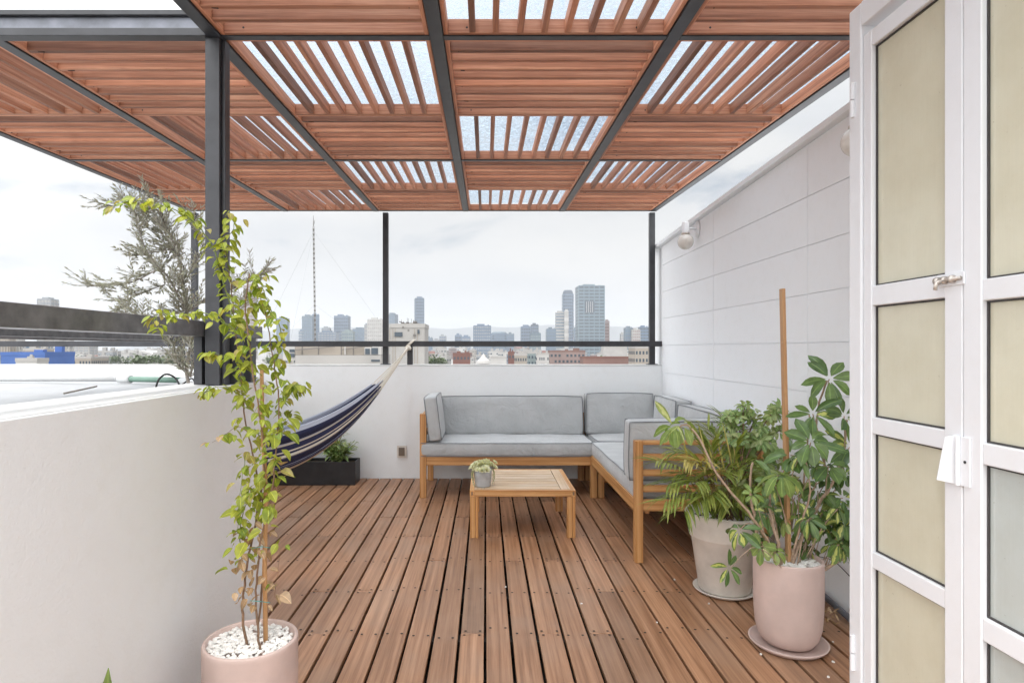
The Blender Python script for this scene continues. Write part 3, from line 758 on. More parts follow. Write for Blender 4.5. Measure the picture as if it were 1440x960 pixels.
kn = [hA+Vector((.036*math.cos(a), 0.012*math.sin(2*a)-.008, .024+.036*math.sin(a))) for a in [2*math.pi*k/16 for k in range(16)]]
for off in (-.008, .006):
    mb.tube([Vector((p.x+off, 5.724+.04*math.sin(2*math.pi*k/16), 1.244+.036*math.cos(2*math.pi*k/16))) for k, p in enumerate(kn)], .007, 6, closed=True)
mb.tube([hA+Vector((0, -.02, .0)), knot+Vector((0, 0, .01)), knot.lerp(hc(.1), .3)], [.012, .017, .010], 8)
mb.tube([hA+Vector((-.01, -.035, .0)), hA+Vector((.012, -.05, -.02)), hA+Vector((-.015, -.04, -.035)), hA+Vector((.01, -.03, -.03))], .009, 6)
mb.build('rope_knot', M['rope'], parent=ham, smooth=True)

# ------------------------------------------------------------------ planter at the far wall
pb = thing('planter_box', (-1.65, 5.5, 0), 'long low black planter box standing against the far parapet', 'planter')
mb = MB(); X0, X1, Y0, Y1, Zt = -2.07, -1.147, 5.415, 5.63, .205; th = .012
mb.box(X0, X1, Y0, Y0+th, 0, Zt); mb.box(X0, X1, Y1-th, Y1, 0, Zt); mb.box(X0, X0+th, Y0+th+.0005, Y1-th-.0005, 0, Zt); mb.box(X1-th, X1, Y0+th+.0005, Y1-th-.0005, 0, Zt)
mb.build('box', M['planter'], parent=pb, bevel=.002)
mb = MB(); mb.box(X0+th+.001, X1-th-.001, Y0+th+.001, Y1-th-.001, .02, .18); mb.build('soil', M['soil'], parent=pb)
def leafy(name, c, n, h, spread, L, W, mat, label, stemmat='stem_green', seed=1, shape=.45, dens=9, cat='plant'):
    rr = random.Random(seed); t = thing(name, c, label, cat); st = MB(); lf = MB(); c = Vector(c)
    for k in range(n):
        a = rr.uniform(0, 6.28); q = spread*math.sqrt(rr.random()); hh = h*rr.uniform(.55, 1)
        top = c+Vector((q*math.cos(a), q*math.sin(a)*.6, hh)); mid = c+Vector((q*.4*math.cos(a), q*.3*math.sin(a), hh*.5))
        path = smooth_path([c+Vector((.1*q*math.cos(a), .1*q*math.sin(a), 0)), mid, top], 4)
        st.tube(path, .0025, 4)
        for j in range(dens):
            f = .3+.7*j/dens; p = path[min(len(path)-1, int(f*(len(path)-1)))]
            b_ = rr.uniform(0, 6.28); d = Vector((math.cos(b_), math.sin(b_), rr.uniform(-.1, .7)))
            lf.leaf(p, d, (0, 0, 1), L*rr.uniform(.7, 1.2), W*rr.uniform(.7, 1.2), shape, rr.uniform(.2, .9), .25, 3)
    st.build('stem', M[stemmat], parent=t); lf.build('leaves', mat, parent=t); return t
leafy('leafy_plant', (-1.31, 5.52, .18), 44, .22, .19, .085, .030, M['bush'], 'pale green bushy plant at the right end of the black planter', seed=3)
leafy('leafy_plant', (-1.37, 5.54, .18), 16, .38, .11, .09, .016, M['palm'], 'taller feathery green plant behind the bushy one in the planter', seed=4)
leafy('leafy_plant', (-1.72, 5.52, .18), 12, .10, .10, .05, .02, M['palm'], 'small low green plant at the left of the planter', seed=6)
sn = thing('snake_plant', (-1.55, 5.52, .18), 'broad upright leaves of a snake plant in the planter under the hammock', 'plant')
mb = MB(); rr = random.Random(8)
for k in range(7):
    mb.leaf((-1.60+rr.uniform(-.05, .05), 5.52+rr.uniform(-.03, .03), .18), (rr.uniform(-.1, .6), rr.uniform(-.3, .1), 1), (0, -1, 0), rr.uniform(.16, .27), .05, .45, -.1, .5, 6)
mb.build('leaves', M['snake'], parent=sn)

# outlet on the far wall
ot = thing('wall_socket', (-.78, 5.71, .25), 'small metal-framed wall socket low on the far parapet', 'socket')
oc = P(565, 634.5, 5.708)
mb = MB(); s = .043
mb.cbox((oc.x, 5.703, oc.z), (.088, .012, .11)); mb.build('plate', M['pot_beige'], parent=ot, bevel=.002)
mb = MB(); mb.cbox((oc.x, 5.695, oc.z), (.056, .006, .076)); mb.build('cover', simple('socket_bronze', (.16, .12, .085), .45), parent=ot, bevel=.002)

# ------------------------------------------------------------------ wall lamps
def lamp(gx, gy, gz, label):
    t = thing('wall_lamp', (XR, gy, gz), label, 'lamp', 'globe lamps on the right wall')
    mb = MB(); Mr = Matrix.Rotation(R(-90), 3, 'Y'); mb.lathe([(.0, .0), (.048, 0), (.05, .004), (.046, .012), (0, .016)], (XR-.001, gy+.02, gz+.10), 28, Mr)
    for v in mb.v[-140:]: v.z = gz+.10+(v.z-gz-.10)*1.35
    mb.build('wall_plate', M['door'], parent=t, smooth=True)
    mb = MB(); mb.tube([(XR-.014, gy+.02, gz+.10), (gx+.03, gy, gz+.10), (gx, gy, gz+.10)], .008, 10); mb.build('arm', M['door'], parent=t, smooth=True)
    mb = MB(); mb.lathe([(0, .065), (.030, .065), (.032, .07), (.027, .078), (.027, .145), (.022, .15), (0, .15)], (gx, gy, gz), 28); mb.build('lamp_cap', M['door'], parent=t, smooth=True)
    mb = MB(); mb.lathe([(.032, .054), (.0325, .064), (.03, .066), (0, .066)], (gx, gy, gz), 28); mb.build('collar', M['rust'], parent=t, smooth=True)
    mb = MB(); mb.lathe([(0, -.060)]+[(.060*math.cos(a), .060*math.sin(a)) for a in [R(-80+10*k) for k in range(0, 15)]], (gx, gy, gz), 32)
    mb.build('globe', M['globe'], parent=t, smooth=True)
lamp(1.527, 4.71, 2.015, 'white globe wall lamp at the far end of the panelled wall')
lamp(1.500, 2.49, 2.035, 'white globe wall lamp half hidden behind the folding door')

# ------------------------------------------------------------------ DOOR
XD = 1.037
dr = thing('folding_door', (XD, 1.4, 0), 'white metal folding door with frosted beige panes opened along the right', 'door')
def Yx(px): return XD*F/(px-683)
T = .04
mb = MB(); mb.box(XD-.006, XD+.05, 1.695, 1.749, 0, 2.150); mb.box(XD-.006, XD+.05, .55, 1.6945, 2.085, 2.152); mb.build('door_frame', M['door'], parent=dr, bevel=.003)
def doorleaf(ya, yb, sa, sb, zrails, top, panes, nm):
    """ya far edge, yb near edge"""
    lf = MB(); x0, x1 = XD, XD+T
    lf.box(x0, x1, ya-sa, ya, .03, top); lf.box(x0, x1, yb, yb+sb, .03, top)
    lf.box(x0+.001, x1, yb+sb+.0005, ya-sa-.0005, top-.045, top-.0005); lf.box(x0+.001, x1, yb+sb+.0005, ya-sa-.0005, .031, .15)
    for (a, b_) in zrails: lf.box(x0+.002, x1, yb+sb+.0005, ya-sa-.0005, a, b_)
    o = lf.build(nm, M['door'], parent=dr, bevel=.0025)
    zs = [.15]+[z for pr in sorted(zrails) for z in pr]+[top-.045]
    for k in range(0, len(zs), 2):
        g_ = MB(); g_.box(x0+.016, x0+.021, yb+sb+.001, ya-sa-.001, zs[k]+.001, zs[k+1]-.001)
        g_.build('pane', M[panes[k//2]], parent=o)
    gk = MB()
    for k in range(0, len(zs), 2):
        y_0, y_1, z_0, z_1 = yb+sb+.001, ya-sa-.001, zs[k]+.001, zs[k+1]-.001; e = .0035
        gk.box(x0+.011, x0+.0155, y_0, y_1, z_0, z_0+e); gk.box(x0+.011, x0+.0155, y_0, y_1, z_1-e, z_1)
        gk.box(x0+.011, x0+.0155, y_1-e, y_1, z_0+e+.0002, z_1-e-.0002); gk.box(x0+.011, x0+.0155, y_0, y_0+e, z_0+e+.0002, z_1-e-.0002)
    gk.build('gasket', M['gasket'], parent=o)
    return o
r1 = [(1.315, 1.368), (.972, 1.016), (.612, .655), (.255, .30)]
doorleaf(1.6925, Yx(1353), .035, Yx(1328)-Yx(1353), r1, 2.058, ['pane_beige']*5, 'door_leaf')
yb2 = .93
lf2 = doorleaf(Yx(1353)-.003, yb2, Yx(1353)-.003-Yx(1380), .05, [(1.300, 1.345), (.958, 1.003), (.590, .638), (.25, .295)], 2.058, ['pane_green', 'pane_green', 'pane_green', 'pane_beige', 'pane_beige'], 'door_leaf')
mb = MB()
for z in (1.88, .35):
    zc = 1.2+(490-142)/F*Yx(1203) if z > 1 else z
    mb.tube([(XD-.010, Yx(1204), zc-.048), (XD-.010, Yx(1204), zc-.002)], .0065, 10); mb.tube([(XD-.010, Yx(1204), zc+.002), (XD-.010, Yx(1204), zc+.048)], .0065, 10)
mb.build('hinge', M['door'], parent=dr, smooth=False)
# sliding bolt latch
la = MB(); zc = 1.2+(490-393)/F*Yx(1340)
la.box(XD-.004, XD-.0005, Yx(1358), Yx(1320), zc-.014, zc+.014)
la.build('latch_plate', M['door'], parent=dr, bevel=.001)
la = MB(); la.tube([(XD-.010, Yx(1357), zc), (XD-.010, Yx(1321), zc)], .0045, 10)
for px in (1324, 1334, 1345): la.tube([(XD-.010, Yx(px)-.004, zc), (XD-.010, Yx(px)+.004, zc)], .0085, 12)
la.tube([(XD-.012, Yx(1334), zc), (XD-.028, Yx(1334), zc-.006), (XD-.030, Yx(1334), zc-.022)], .0045, 8)
la.build('bolt', M['rust'], parent=dr, smooth=True)
# pull handle: a folded plate
la = MB(); zt_, zb_ = 1.2-(612-490)/F*Yx(1345), 1.2-(680-490)/F*Yx(1345)
la.box(XD-.004, XD-.0005, Yx(1366), Yx(1342), zb_, zt_)
b = len(la.v); ya_, yb_ = Yx(1345), Yx(1341)
la.v += [Vector((XD-.004, ya_, zt_)), Vector((XD-.004, ya_, zb_)), Vector((XD-.034, ya_+.012, zb_+.006)), Vector((XD-.020, ya_+.006, zt_-.004)),
         Vector((XD-.004, ya_+.003, zt_)), Vector((XD-.004, ya_+.003, zb_)), Vector((XD-.034, ya_+.015, zb_+.006)), Vector((XD-.020, ya_+.009, zt_-.004))]
for q in ((0, 1, 2, 3), (7, 6, 5, 4), (0, 4, 5, 1), (1, 5, 6, 2), (2, 6, 7, 3), (3, 7, 4, 0)): la.face([b+k for k in q])
la.tube([(XD-.008, Yx(1352), zt_), (XD-.008, Yx(1352), zb_)], .005, 8)
la.build('handle', M['door'], parent=dr, bevel=.0008)
la = MB(); la.tube([(XD-.006, Yx(1360), (zt_+zb_)/2), (XD-.003, Yx(1360), (zt_+zb_)/2)], .003, 10); la.build('screw', M['screw'], parent=dr)

# ------------------------------------------------------------------ POTTED PLANTS
def pebbles(parent, c, r, n, seed, sz=(.004, .009)):
    mb = MB(); rr = random.Random(seed); c = Vector(c)
    for k in range(n):
        a = rr.uniform(0, 6.28); q = r*math.sqrt(rr.random())
        mb.rock(c+Vector((q*math.cos(a), q*math.sin(a), rr.uniform(-.002, .005))), rr.uniform(*sz), seed*1000+k)
    return tag(mb.build('pebbles', M['pebble'], parent=parent), kind='stuff')
def jar(parent, c, r, h, mat, wall=.012):
    mb = MB(); pr = [(0, 0), (r*.55, 0), (r*.72, h*.025), (r*.86, h*.10), (r*.95, h*.22), (r*.985, h*.38), (r, h*.6), (r, h*.85), (r, h*.95)]
    for k in range(5):
        a = math.pi*k/4; pr.append((r-wall/2+wall/2*math.cos(a), h-wall*.5+wall*.5*math.sin(a)))
    pr += [(r-wall, h*.92), (0, h*.91)]
    mb.lathe(pr, c, 64); return mb.build('pot', mat, parent=parent, smooth=True)
def saucer(c, r, mat, label, h=.022):
    mb = MB(); mb.lathe([(0, 0), (r*.86, 0), (r*.97, h*.6), (r, h), (r*.97, h*1.05), (r*.94, h*.9), (r*.86, h*.35), (0, h*.33)], c, 56)
    return tag(mb.build('saucer', mat, org=c, smooth=True), label, 'saucer')
# --- vine in the foreground
VC = Vector((-.712, 1.87, 0)); vr = .1375; vh = .325
vt = thing('potted_vine', VC, 'tall yellow-green climbing vine on a stake in the blush pot in front', 'pot plant')
jar(vt, VC, vr, vh, M['pot_pink']); pebbles(vt, VC+Vector((0, 0, vh*.925+.006)), vr-.014, 640, 2, (.0045, .0095))
def VP(x, y, dy=0): return P(x, y, 1.87+dy)
mb = MB(); mb.tube([VP(374, 922, .01), VP(372, 800, .01), VP(374, 700, .02), VP(369, 590, .02), VP(368, 520, .02)], [.0075, .0075, .007, .0065, .006], 8); mb.build('stake', M['bamboo'], parent=vt, smooth=True)
vst = MB(); vlf = MB(); vdd = MB(); rr = random.Random(21)
stems = [
 ([(350, 925, 0), (342, 870, -.01), (343, 830, 0), (350, 780, .02), (362, 720, .03), (372, 650, .0), (365, 580, -.03), (352, 500, -.02), (345, 430, 0), (352, 385, .02)], .0055, 'b'),
 ([(368, 930, -.04), (362, 880, -.03), (360, 830, -.02), (367, 760, -.04), (380, 700, -.05), (388, 640, -.04), (392, 570, -.03), (385, 510, -.02), (375, 450, 0), (362, 400, .01)], .0045, 'b'),
 ([(362, 900, .05), (368, 820, .05), (374, 740, .04), (360, 660, .05), (345, 590, .04), (338, 520, .03), (330, 450, .02), (322, 380, .01), (312, 340, .01)], .0045, 'b'),
 ([(340, 790, .0), (338, 740, 0), (350, 700, -.02), (358, 685, -.02)], .0025, 'g'),
 ([(385, 520, 0), (395, 470, -.02), (378, 430, -.02), (366, 395, -.03), (372, 385, -.04)], .0025, 'g'),
 ([(330, 450, .02), (315, 400, 0), (300, 350, -.02), (280, 320, -.04), (255, 300, -.05), (225, 288, -.06), (190, 282, -.06), (160, 290, -.06)], .003, 'g'),
 ([(322, 380, 0), (318, 340, .02), (330, 320, .02), (322, 300, .02)], .002, 'g'),
 ([(340, 470, 0), (310, 450, -.02), (285, 440, -.02), (255, 445, -.04), (222, 440, -.05), (225, 465, -.06)], .0025, 'g'),
 ([(352, 520, 0), (330, 505, -.02), (305, 498, -.03), (292, 500, -.04)], .0015, 'g'),
 ([(350, 560, 0), (325, 545, -.01), (300, 545, -.02), (285, 552, -.03)], .0015, 'g'),
 ([(392, 570, -.02), (408, 550, -.02), (418, 540, -.03), (425, 545, -.03)], .0015, 'g'),
 ([(388, 610, -.02), (400, 592, -.03), (410, 580, -.03)], .0015, 'g'),
 ([(352, 610, 0), (335, 600, 0), (318, 610, 0), (298, 622, 0)], .0012, 'b'),
 ([(385, 840, -.03), (392, 790, -.03), (395, 760, -.03)], .0012, 'b'),
 ([(345, 640, 0), (338, 690, -.02), (333, 750, -.02)], .0015, 'g')]
paths = []
for pl, r_, kk in stems:
    pts = smooth_path([VP(*p) for p in pl], 6); pts = [p+Vector((rr.uniform(-.002, .002), rr.uniform(-.003, .003), 0)) for p in pts]
    nn = len(pts); vst.mi = 0 if kk == 'b' else 1
    vst.tube(pts, [r_*.82*(1-.6*i/nn) for i in range(nn)], 6); paths.append(pts)
vst.build('stem', [M['stem_brown'], M['stem_green']], parent=vt, smooth=True)
def vleaf(mb, p, sz, tight=1):
    a = rr.uniform(0, 6.28)
    d = Vector((math.cos(a), math.sin(a), rr.uniform(-.9, .1))); up = Vector((rr.uniform(-.6, .6), rr.uniform(-1, .2), 1))
    b0 = p+Vector((math.cos(a), math.sin(a), 0))*rr.uniform(.003, .016)*tight
    L_ = sz*rr.uniform(.6, 1.2); mb.leaf(b0, d, up, L_, L_*rr.uniform(.5, .72), .36, rr.uniform(.3, 1.3), rr.uniform(.1, .5), 5)
for pi, pts in enumerate(paths):
    for i, p in enumerate(pts):
        py = 490+(1.2-p.z)*F/p.y
        if pi in (0, 1, 2):
            if py > 800: k = 0
            elif py > 720: k = .45
            elif py > 560: k = 3.2
            elif py > 430: k = 3.4
            else: k = 2.2
        else: k = 2.0 if pi not in (12, 13) else .7
        for q in range(int(k)+(rr.random() < k-int(k))):
            f = Vector((rr.uniform(-.034, .034), rr.uniform(-.05, .04), rr.uniform(-.02, .02))) if pi < 3 and py > 430 and py < 700 and rr.random() < .55 else Vector((rr.uniform(-.012, .012), rr.uniform(-.01, .01), rr.uniform(-.01, .01)))
            if f.length > .02:
                vst2 = p+f
            vleaf(vlf, p+f, rr.choice([.026, .033, .040, .047]) if pi < 3 else .032)
for k in range(46):
    px, py = rr.gauss(356, 14), rr.uniform(770, 850) if rr.random() < .7 else rr.uniform(690, 770)
    vleaf(vdd, VP(px, py, rr.uniform(-.04, .04)), .033)
for (px, py) in ((388, 822), (392, 835), (332, 800), (325, 790), (300, 621), (312, 613), (398, 700), (402, 650), (412, 668)): vleaf(vdd, VP(px, py, -.03), .045)
for (px, py) in ((333, 745), (345, 735), (350, 760), (348, 770), (340, 720), (330, 770), (326, 800), (352, 745)): vleaf(vlf, VP(px, py, -.03), .052)
vlf.build('leaves', M['vine'], parent=vt); vdd.build('dry_leaves', M['vine_dead'], parent=vt)
mb = MB()
for (x, y) in ((368, 768), (366, 845)):
    mb.tube([VP(x-14, y+rr.uniform(-3, 3), -.03), VP(x, y, -.05), VP(x+14, y+2, -.02)], .0012, 4)
mb.build('tie', simple('tie_teal', (.10, .32, .30), .6), parent=vt)

# --- olive tree beyond the left parapet
oT = thing('olive_tree', (-1.50, 3.1, .93), 'silvery olive tree growing beyond the near left parapet', 'tree')
rr = random.Random(33); tr_ = MB(); lf = MB()
def OP(x, y, dy=0): return P(x, y, 3.1+dy)
limbs = [
 ([(268, 548, 0), (262, 520, 0), (268, 480, .02), (263, 440, .03), (258, 400, .03), (250, 360, .05), (238, 325, .05), (225, 300, .0)], .009, 1),
 ([(263, 440, 0), (245, 405, -.05), (225, 380, -.1), (190, 395, -.12), (155, 402, -.1), (122, 402, -.1)], .006, 1),
 ([(225, 380, -.1), (205, 350, -.1), (195, 320, -.1), (190, 300, -.1)], .004, 1),
 ([(250, 360, 0), (225, 335, .1), (200, 310, .1), (215, 288, .1)], .004, 1),
 ([(258, 400, 0), (275, 370, .1), (285, 340, .1), (270, 310, .1)], .004, 1),
 ([(262, 440, 0), (235, 440, -.05), (210, 455, -.1), (178, 448, -.1)], .004, 1),
 ([(266, 470, 0), (235, 465, -.15), (200, 450, -.2), (180, 430, -.2)], .003, 1),
 ([(263, 440, 0), (290, 420, .1), (320, 410, .1), (345, 395, .05), (370, 385, 0)], .004, 1),
 ([(266, 480, 0), (300, 450, .15), (330, 440, .2), (345, 420, .2)], .003, 1),
 ([(268, 530, 0), (250, 510, .0), (245, 485, 0)], .004, .5), ([(268, 530, 0), (272, 500, -.05), (262, 478, -.05)], .004, .5),
 ([(245, 350, 0), (215, 355, 0), (190, 360, 0)], .003, 1), ([(240, 330, 0), (205, 300, 0), (180, 285, -.02), (155, 290, -.05)], .0025, .8),
 ([(232, 400, -.05), (205, 410, -.1), (175, 425, -.1), (165, 440, -.1)], .003, 1),
 ([(225, 380, 0), (240, 350, .1), (230, 320, .15)], .003, 1)]
for pl, r_, dens in limbs:
    pts = smooth_path([OP(*p) for p in pl], 5); nn = len(pts)
    tr_.tube(pts, [r_*(1-.7*i/nn) for i in range(nn)], 6)
    for i, p in enumerate(pts):
        if r_ > .008 and i < nn*.35: continue
        for k in range(2):
            a = rr.uniform(0, 6.28); main = (pts[min(i+1, nn-1)]-pts[max(i-1, 0)]).normalized()
            d = (main*.9+Vector((math.cos(a), math.sin(a), rr.uniform(-.3, .9)))*.8).normalized()
            tl_ = rr.uniform(.05, .14)
            tw = [p+d*tl_*t+Vector((0, 0, .02*t*t)) for t in (0, .25, .5, .75, 1)]
            tr_.tube(tw, .0012, 3, cap=False)
            nl = int(tl_/.015)
            for q in range(nl):
                t = q/nl; bp = p+d*tl_*t+Vector((0, 0, .02*t*t))
                for s_ in (-1, 1):
                    sd = d.cross(Vector((rr.uniform(-.5, .5), rr.uniform(-.5, .5), 1))).normalized()*s_
                    lf.leaf(bp, d*.9+sd*.7+Vector((0, 0, rr.uniform(-.1, .4))), Vector((rr.uniform(-1, 1), rr.uniform(-1, 1), 1)), rr.uniform(.024, .040), .0095, .5, .1, .3, 2)
tr_.build('trunk', M['bark_grey'], parent=oT, smooth=True); lf.build('crown', M['olive'], parent=oT)

# --- schefflera in the blush pot at right
SC = Vector((1.226, 2.50, 0)); SCp = SC+Vector((0, 0, .010))
saucer(SC+Vector((0, 0, .002)), .150, M['pot_pink'], 'blush saucer under the schefflera pot on the deck')
sc = thing('potted_schefflera', SCp, 'large variegated schefflera in a smooth blush pot beside the door', 'pot plant')
jar(sc, SCp, .131, .347, M['pot_pink']); pebbles(sc, SCp+Vector((0, 0, .347*.925+.004)), .116, 520, 5, (.005, .010))
def SP(x, y, dy=0): return P(x, y, 2.5+dy)
mb = MB(); sa = SP(1109, 800, 0); sb = SP(1100, 406, .0)
q_ = (sb-sa).normalized(); Mr = Matrix.Translation(sa) @ q_.to_track_quat('Z', 'Y').to_matrix().to_4x4()
mb.box(-.0135, .0135, -.007, .007, 0, (sb-sa).length, Mr); mb.build('stake', M['bamboo'], parent=sc, bevel=.002)
rr = random.Random(44); stm = MB(); lfd = MB(); lfy = MB()
def whorl(mb, c, axis, n, L, W, cup=.25, pet=0.0, droop=.5, shp=.62):
    axis = Vector(axis).normalized(); a0 = axis.orthogonal().normalized(); b0 = axis.cross(a0); ph = rr.uniform(0, 6)
    for k in range(n):
        a = ph+2*math.pi*k/n+rr.uniform(-.12, .12)
        d = (a0*math.cos(a)+b0*math.sin(a))*math.cos(cup)+axis*math.sin(cup)
        d = (d+Vector((rr.uniform(-.16, .16), rr.uniform(-.16, .16), rr.uniform(-.22, .16)))).normalized()
        mb.leaf(c, d, axis+Vector((rr.uniform(-.3, .3), rr.uniform(-.3, .3), 0)), L*rr.uniform(.55, 1.0), W*rr.uniform(.7, 1.05), shp, droop*rr.uniform(.2, 1.9), rr.uniform(.1, .55), 5, petiole=L*.12+pet)
S_st = [
 ([(1095, 800, .0), (1085, 770, -.05), (1060, 730, -.1), (1010, 668, -.12), (985, 620, -.12), (968, 598, -.1), (955, 600, -.1)], .006),
 ([(1090, 805, .05), (1068, 770, .05), (1062, 730, .05), (1055, 690, .05), (1058, 650, .05)], .008),
 ([(1100, 810, -.05), (1096, 770, -.05), (1086, 730, -.03), (1082, 700, 0), (1095, 668, -.05)], .008),
 ([(1112, 805, -.03), (1125, 760, 0), (1150, 710, .02), (1170, 680, .02), (1185, 640, .02), (1190, 590, 0)], .008),
 ([(1118, 805, .03), (1140, 750, .05), (1162, 700, .05), (1158, 640, .05), (1148, 590, .05), (1163, 535, .02)], .007),
 ([(1128, 815, -.05), (1160, 800, -.05), (1185, 785, -.05)], .009),
 ([(1105, 800, .08), (1112, 740, .1), (1128, 690, .1), (1135, 630, .1), (1138, 582, .06)], .005),
 ([(1100, 800, -.1), (1080, 778, -.14), (1058, 770, -.16), (1035, 790, -.16), (1028, 800, -.16)], .002),
 ([(1110, 800, .0), (1125, 740, -.05), (1140, 690, -.08), (1130, 640, -.1)], .005)]
for pl, r_ in S_st:
    pts = smooth_path([SP(*p) for p in pl], 5); nn = len(pts); pts = [p+Vector((rr.uniform(-.003, .003), rr.uniform(-.003, .003), 0)) for p in pts]
    stm.tube(pts, [r_*(1-.45*i/nn) for i in range(nn)], 8)
def wh(x, y, dy, ax, n, L, W, mb=None, root=None, droop=.5, cup=.2):
    c = SP(x, y, dy)
    if root: 
        r0 = SP(*root); stm.tube(smooth_path([r0, r0.lerp(c, .5)+Vector((0, 0, .02)), c], 4), .0022, 5)
    whorl(mb or lfd, c, ax, n, L, W, cup, 0, droop)
wh(1166, 533, 0, (-.1, -1, .35), 9, .125, .042, root=(1163, 560, .02))
wh(1143, 582, -.02, (-.3, -1, .4), 8, .11, .036, root=(1148, 620, .05))
wh(1187, 585, -.03, (.2, -1, .3), 8, .115, .042, root=(1188, 640, 0))
wh(1195, 628, .0, (0, -1, .5), 7, .12, .048, root=(1185, 660, 0))
wh(1140, 622, -.08, (-.2, -.9, .6), 9, .12, .046, root=(1135, 660, 0), droop=.9)
wh(1165, 655, -.05, (.1, -.8, .6), 8, .12, .044, root=(1160, 700, 0), droop=.8)
wh(1112, 640, -.02, (-.4, -.7, .7), 7, .11, .042, root=(1135, 660, 0.1), droop=.8)
wh(1098, 668, -.10, (0, -.5, 1), 8, .115, .048, lfy, droop=1.6, cup=-.1)
wh(1058, 695, -.06, (-.2, -.7, .8), 6, .055, .024, lfy)
wh(1185, 700, .02, (.1, -.8, .5), 8, .105, .038, root=(1165, 720, 0), droop=1.0)
wh(1150, 690, .06, (-.2, -.6, .8), 7, .11, .042, root=(1150, 720, 0), droop=1.0)
wh(1078, 722, .1, (-.3, -.6, .7), 7, .10, .04, root=(1085, 740, 0), droop=.9)
wh(1118, 720, .12, (.2, -.5, .7), 7, .11, .04, root=(1120, 760, 0), droop=1.0)
wh(947, 600, -.1, (-.7, -.4, .1), 7, .115, .045, lfy, droop=1.8, cup=0.1)
wh(960, 598, -.1, (-.2, -.6, .3), 6, .10, .038, lfy, droop=1.6, cup=-.1)
wh(1190, 735, -.02, (-.1, -.6, .3), 7, .10, .042, root=(1170, 770, 0), droop=1.6, cup=-.2)
wh(1180, 765, -.06, (.2, -.7, .2), 7, .085, .038, root=(1160, 795, -.03), droop=1.5, cup=-.1)
wh(1160, 745, -.02, (.3, -.5, .4), 6, .08, .035, root=(1140, 780, 0), droop=1.5, cup=-.1)
wh(1070, 768, -.10, (-.3, -.5, .3), 7, .075, .034, lfy, root=(1090, 785, -.05), droop=1.6, cup=-.2)
wh(1040, 745, -.12, (-.5, -.5, .3), 7, .09, .036, root=(1062, 740, -.08), droop=1.7, cup=-.2)
wh(1025, 798, -.16, (.1, -1, .1), 7, .075, .024, droop=.6, cup=.1)
wh(1090, 775, -.1, (0, -.6, .4), 6, .06, .03, lfy, root=(1092, 795, -.05), droop=1.2)
wh(1135, 770, .05, (.2, -.4, .6), 7, .09, .035, root=(1125, 790, 0), droop=1.3)
for q in range(26):
    x, y, dy = rr.uniform(1050, 1195), rr.uniform(640, 775), rr.uniform(-.08, .14)
    if 1095 < x < 1120 and dy < 0: continue
    mb_ = lfy if rr.random() < .3 else lfd
    wh(x, y, dy, (rr.uniform(-.8, .8), rr.uniform(-1, .1), rr.uniform(.1, .9)), rr.randint(5, 8), rr.uniform(.055, .10), rr.uniform(.026, .038), mb_, root=(x*.5+1108*.5+rr.uniform(-10, 10), min(800, y+rr.uniform(30, 70)), dy*.6), droop=rr.uniform(.6, 1.8), cup=rr.uniform(-.3, .3))
for q in range(9):      # thin trailing runners on the door side
    x0_ = rr.uniform(1120, 1165); pth = smooth_path([SP(x0_, 800, .02), SP(x0_+rr.uniform(15, 40), rr.uniform(700, 760), .04), SP(rr.uniform(1170, 1200), rr.uniform(700, 790), .05)], 6)
    stm.tube(pth, .0014, 4)
    for p in pth[4:]:
        for k in range(2): lfd.leaf(p, (rr.uniform(-1, 1), rr.uniform(-.6, .3), rr.uniform(-1, .2)), (0, -.5, 1), rr.uniform(.03, .055), .022, .55, rr.uniform(.3, 1.2), .3, 4)
stm.build('stem', M['bark'], parent=sc, smooth=True); lfd.build('leaves', M['schef'], parent=sc, smooth=True)
o = lfy.build('young_leaves', M['schef_young'], parent=sc, smooth=True)

# --- beige pot: palm and bushy plant
BC = Vector((1.185, 3.06, 0)); BCp = BC+Vector((0, 0, .012))
saucer(BC+Vector((0, 0, .002)), .150, M['pot_beige'], 'beige saucer under the palm pot on the deck', .018)
bp = thing('potted_palm', BCp, 'dense leafy palm in a tapered beige pot in front of the sofa arm', 'pot plant')
mb = MB(); mb.lathe([(0, 0), (.118, 0), (.122, .006), (.158, .255), (.166, .262), (.168, .268), (.188, .372), (.186, .382), (.178, .384), (.172, .376), (.160, .335), (0, .33)], BCp, 64)
mb.build('pot', M['pot_beige'], parent=bp, smooth=True).data.shade_smooth()
mb = MB(); mb.lathe([(0, .331), (.10, .343), (.161, .338)], BCp, 32); mb.build('soil', M['soil'], parent=bp, smooth=True)
pebbles(bp, BCp+Vector((0, 0, .345)), .15, 240, 9)
def BP(x, y, dy=0): return P(x, y, 3.06+dy)
rr = random.Random(55); stm = MB(); pf = MB(); py_ = MB(); bf = MB()
def frond(base, tip, sag_, nl, L_, mb, arch=.06):
    base, tip = Vector(base), Vector(tip); mid = base.lerp(tip, .55)+Vector((0, 0, arch)); end = tip-Vector((0, 0, sag_))
    pts = smooth_path([base, mid, end], 8); stm.tube(pts, [.0028*(1-.7*i/len(pts)) for i in range(len(pts))], 5)
    nn = len(pts)
    for k in range(nl):
        f = .45+.55*k/nl; i = min(nn-2, int(f*(nn-1))); p = pts[i].lerp(pts[i+1], f*(nn-1)-i); d = (pts[i+1]-pts[i]).normalized()
        sd = d.cross(Vector((0, 0, 1))); sd = sd.normalized() if sd.length > .01 else Vector((1, 0, 0))
        for s_ in (-1, 1):
            mb.leaf(p, d*.75+sd*s_*.65+Vector((0, 0, .25)), (0, 0, 1), L_*(1.1-.5*abs(f-.7))*rr.uniform(.8, 1.15), .0135, .4, rr.uniform(.4, 1.2), .35, 4)
base = BCp+Vector((0, 0, .34))
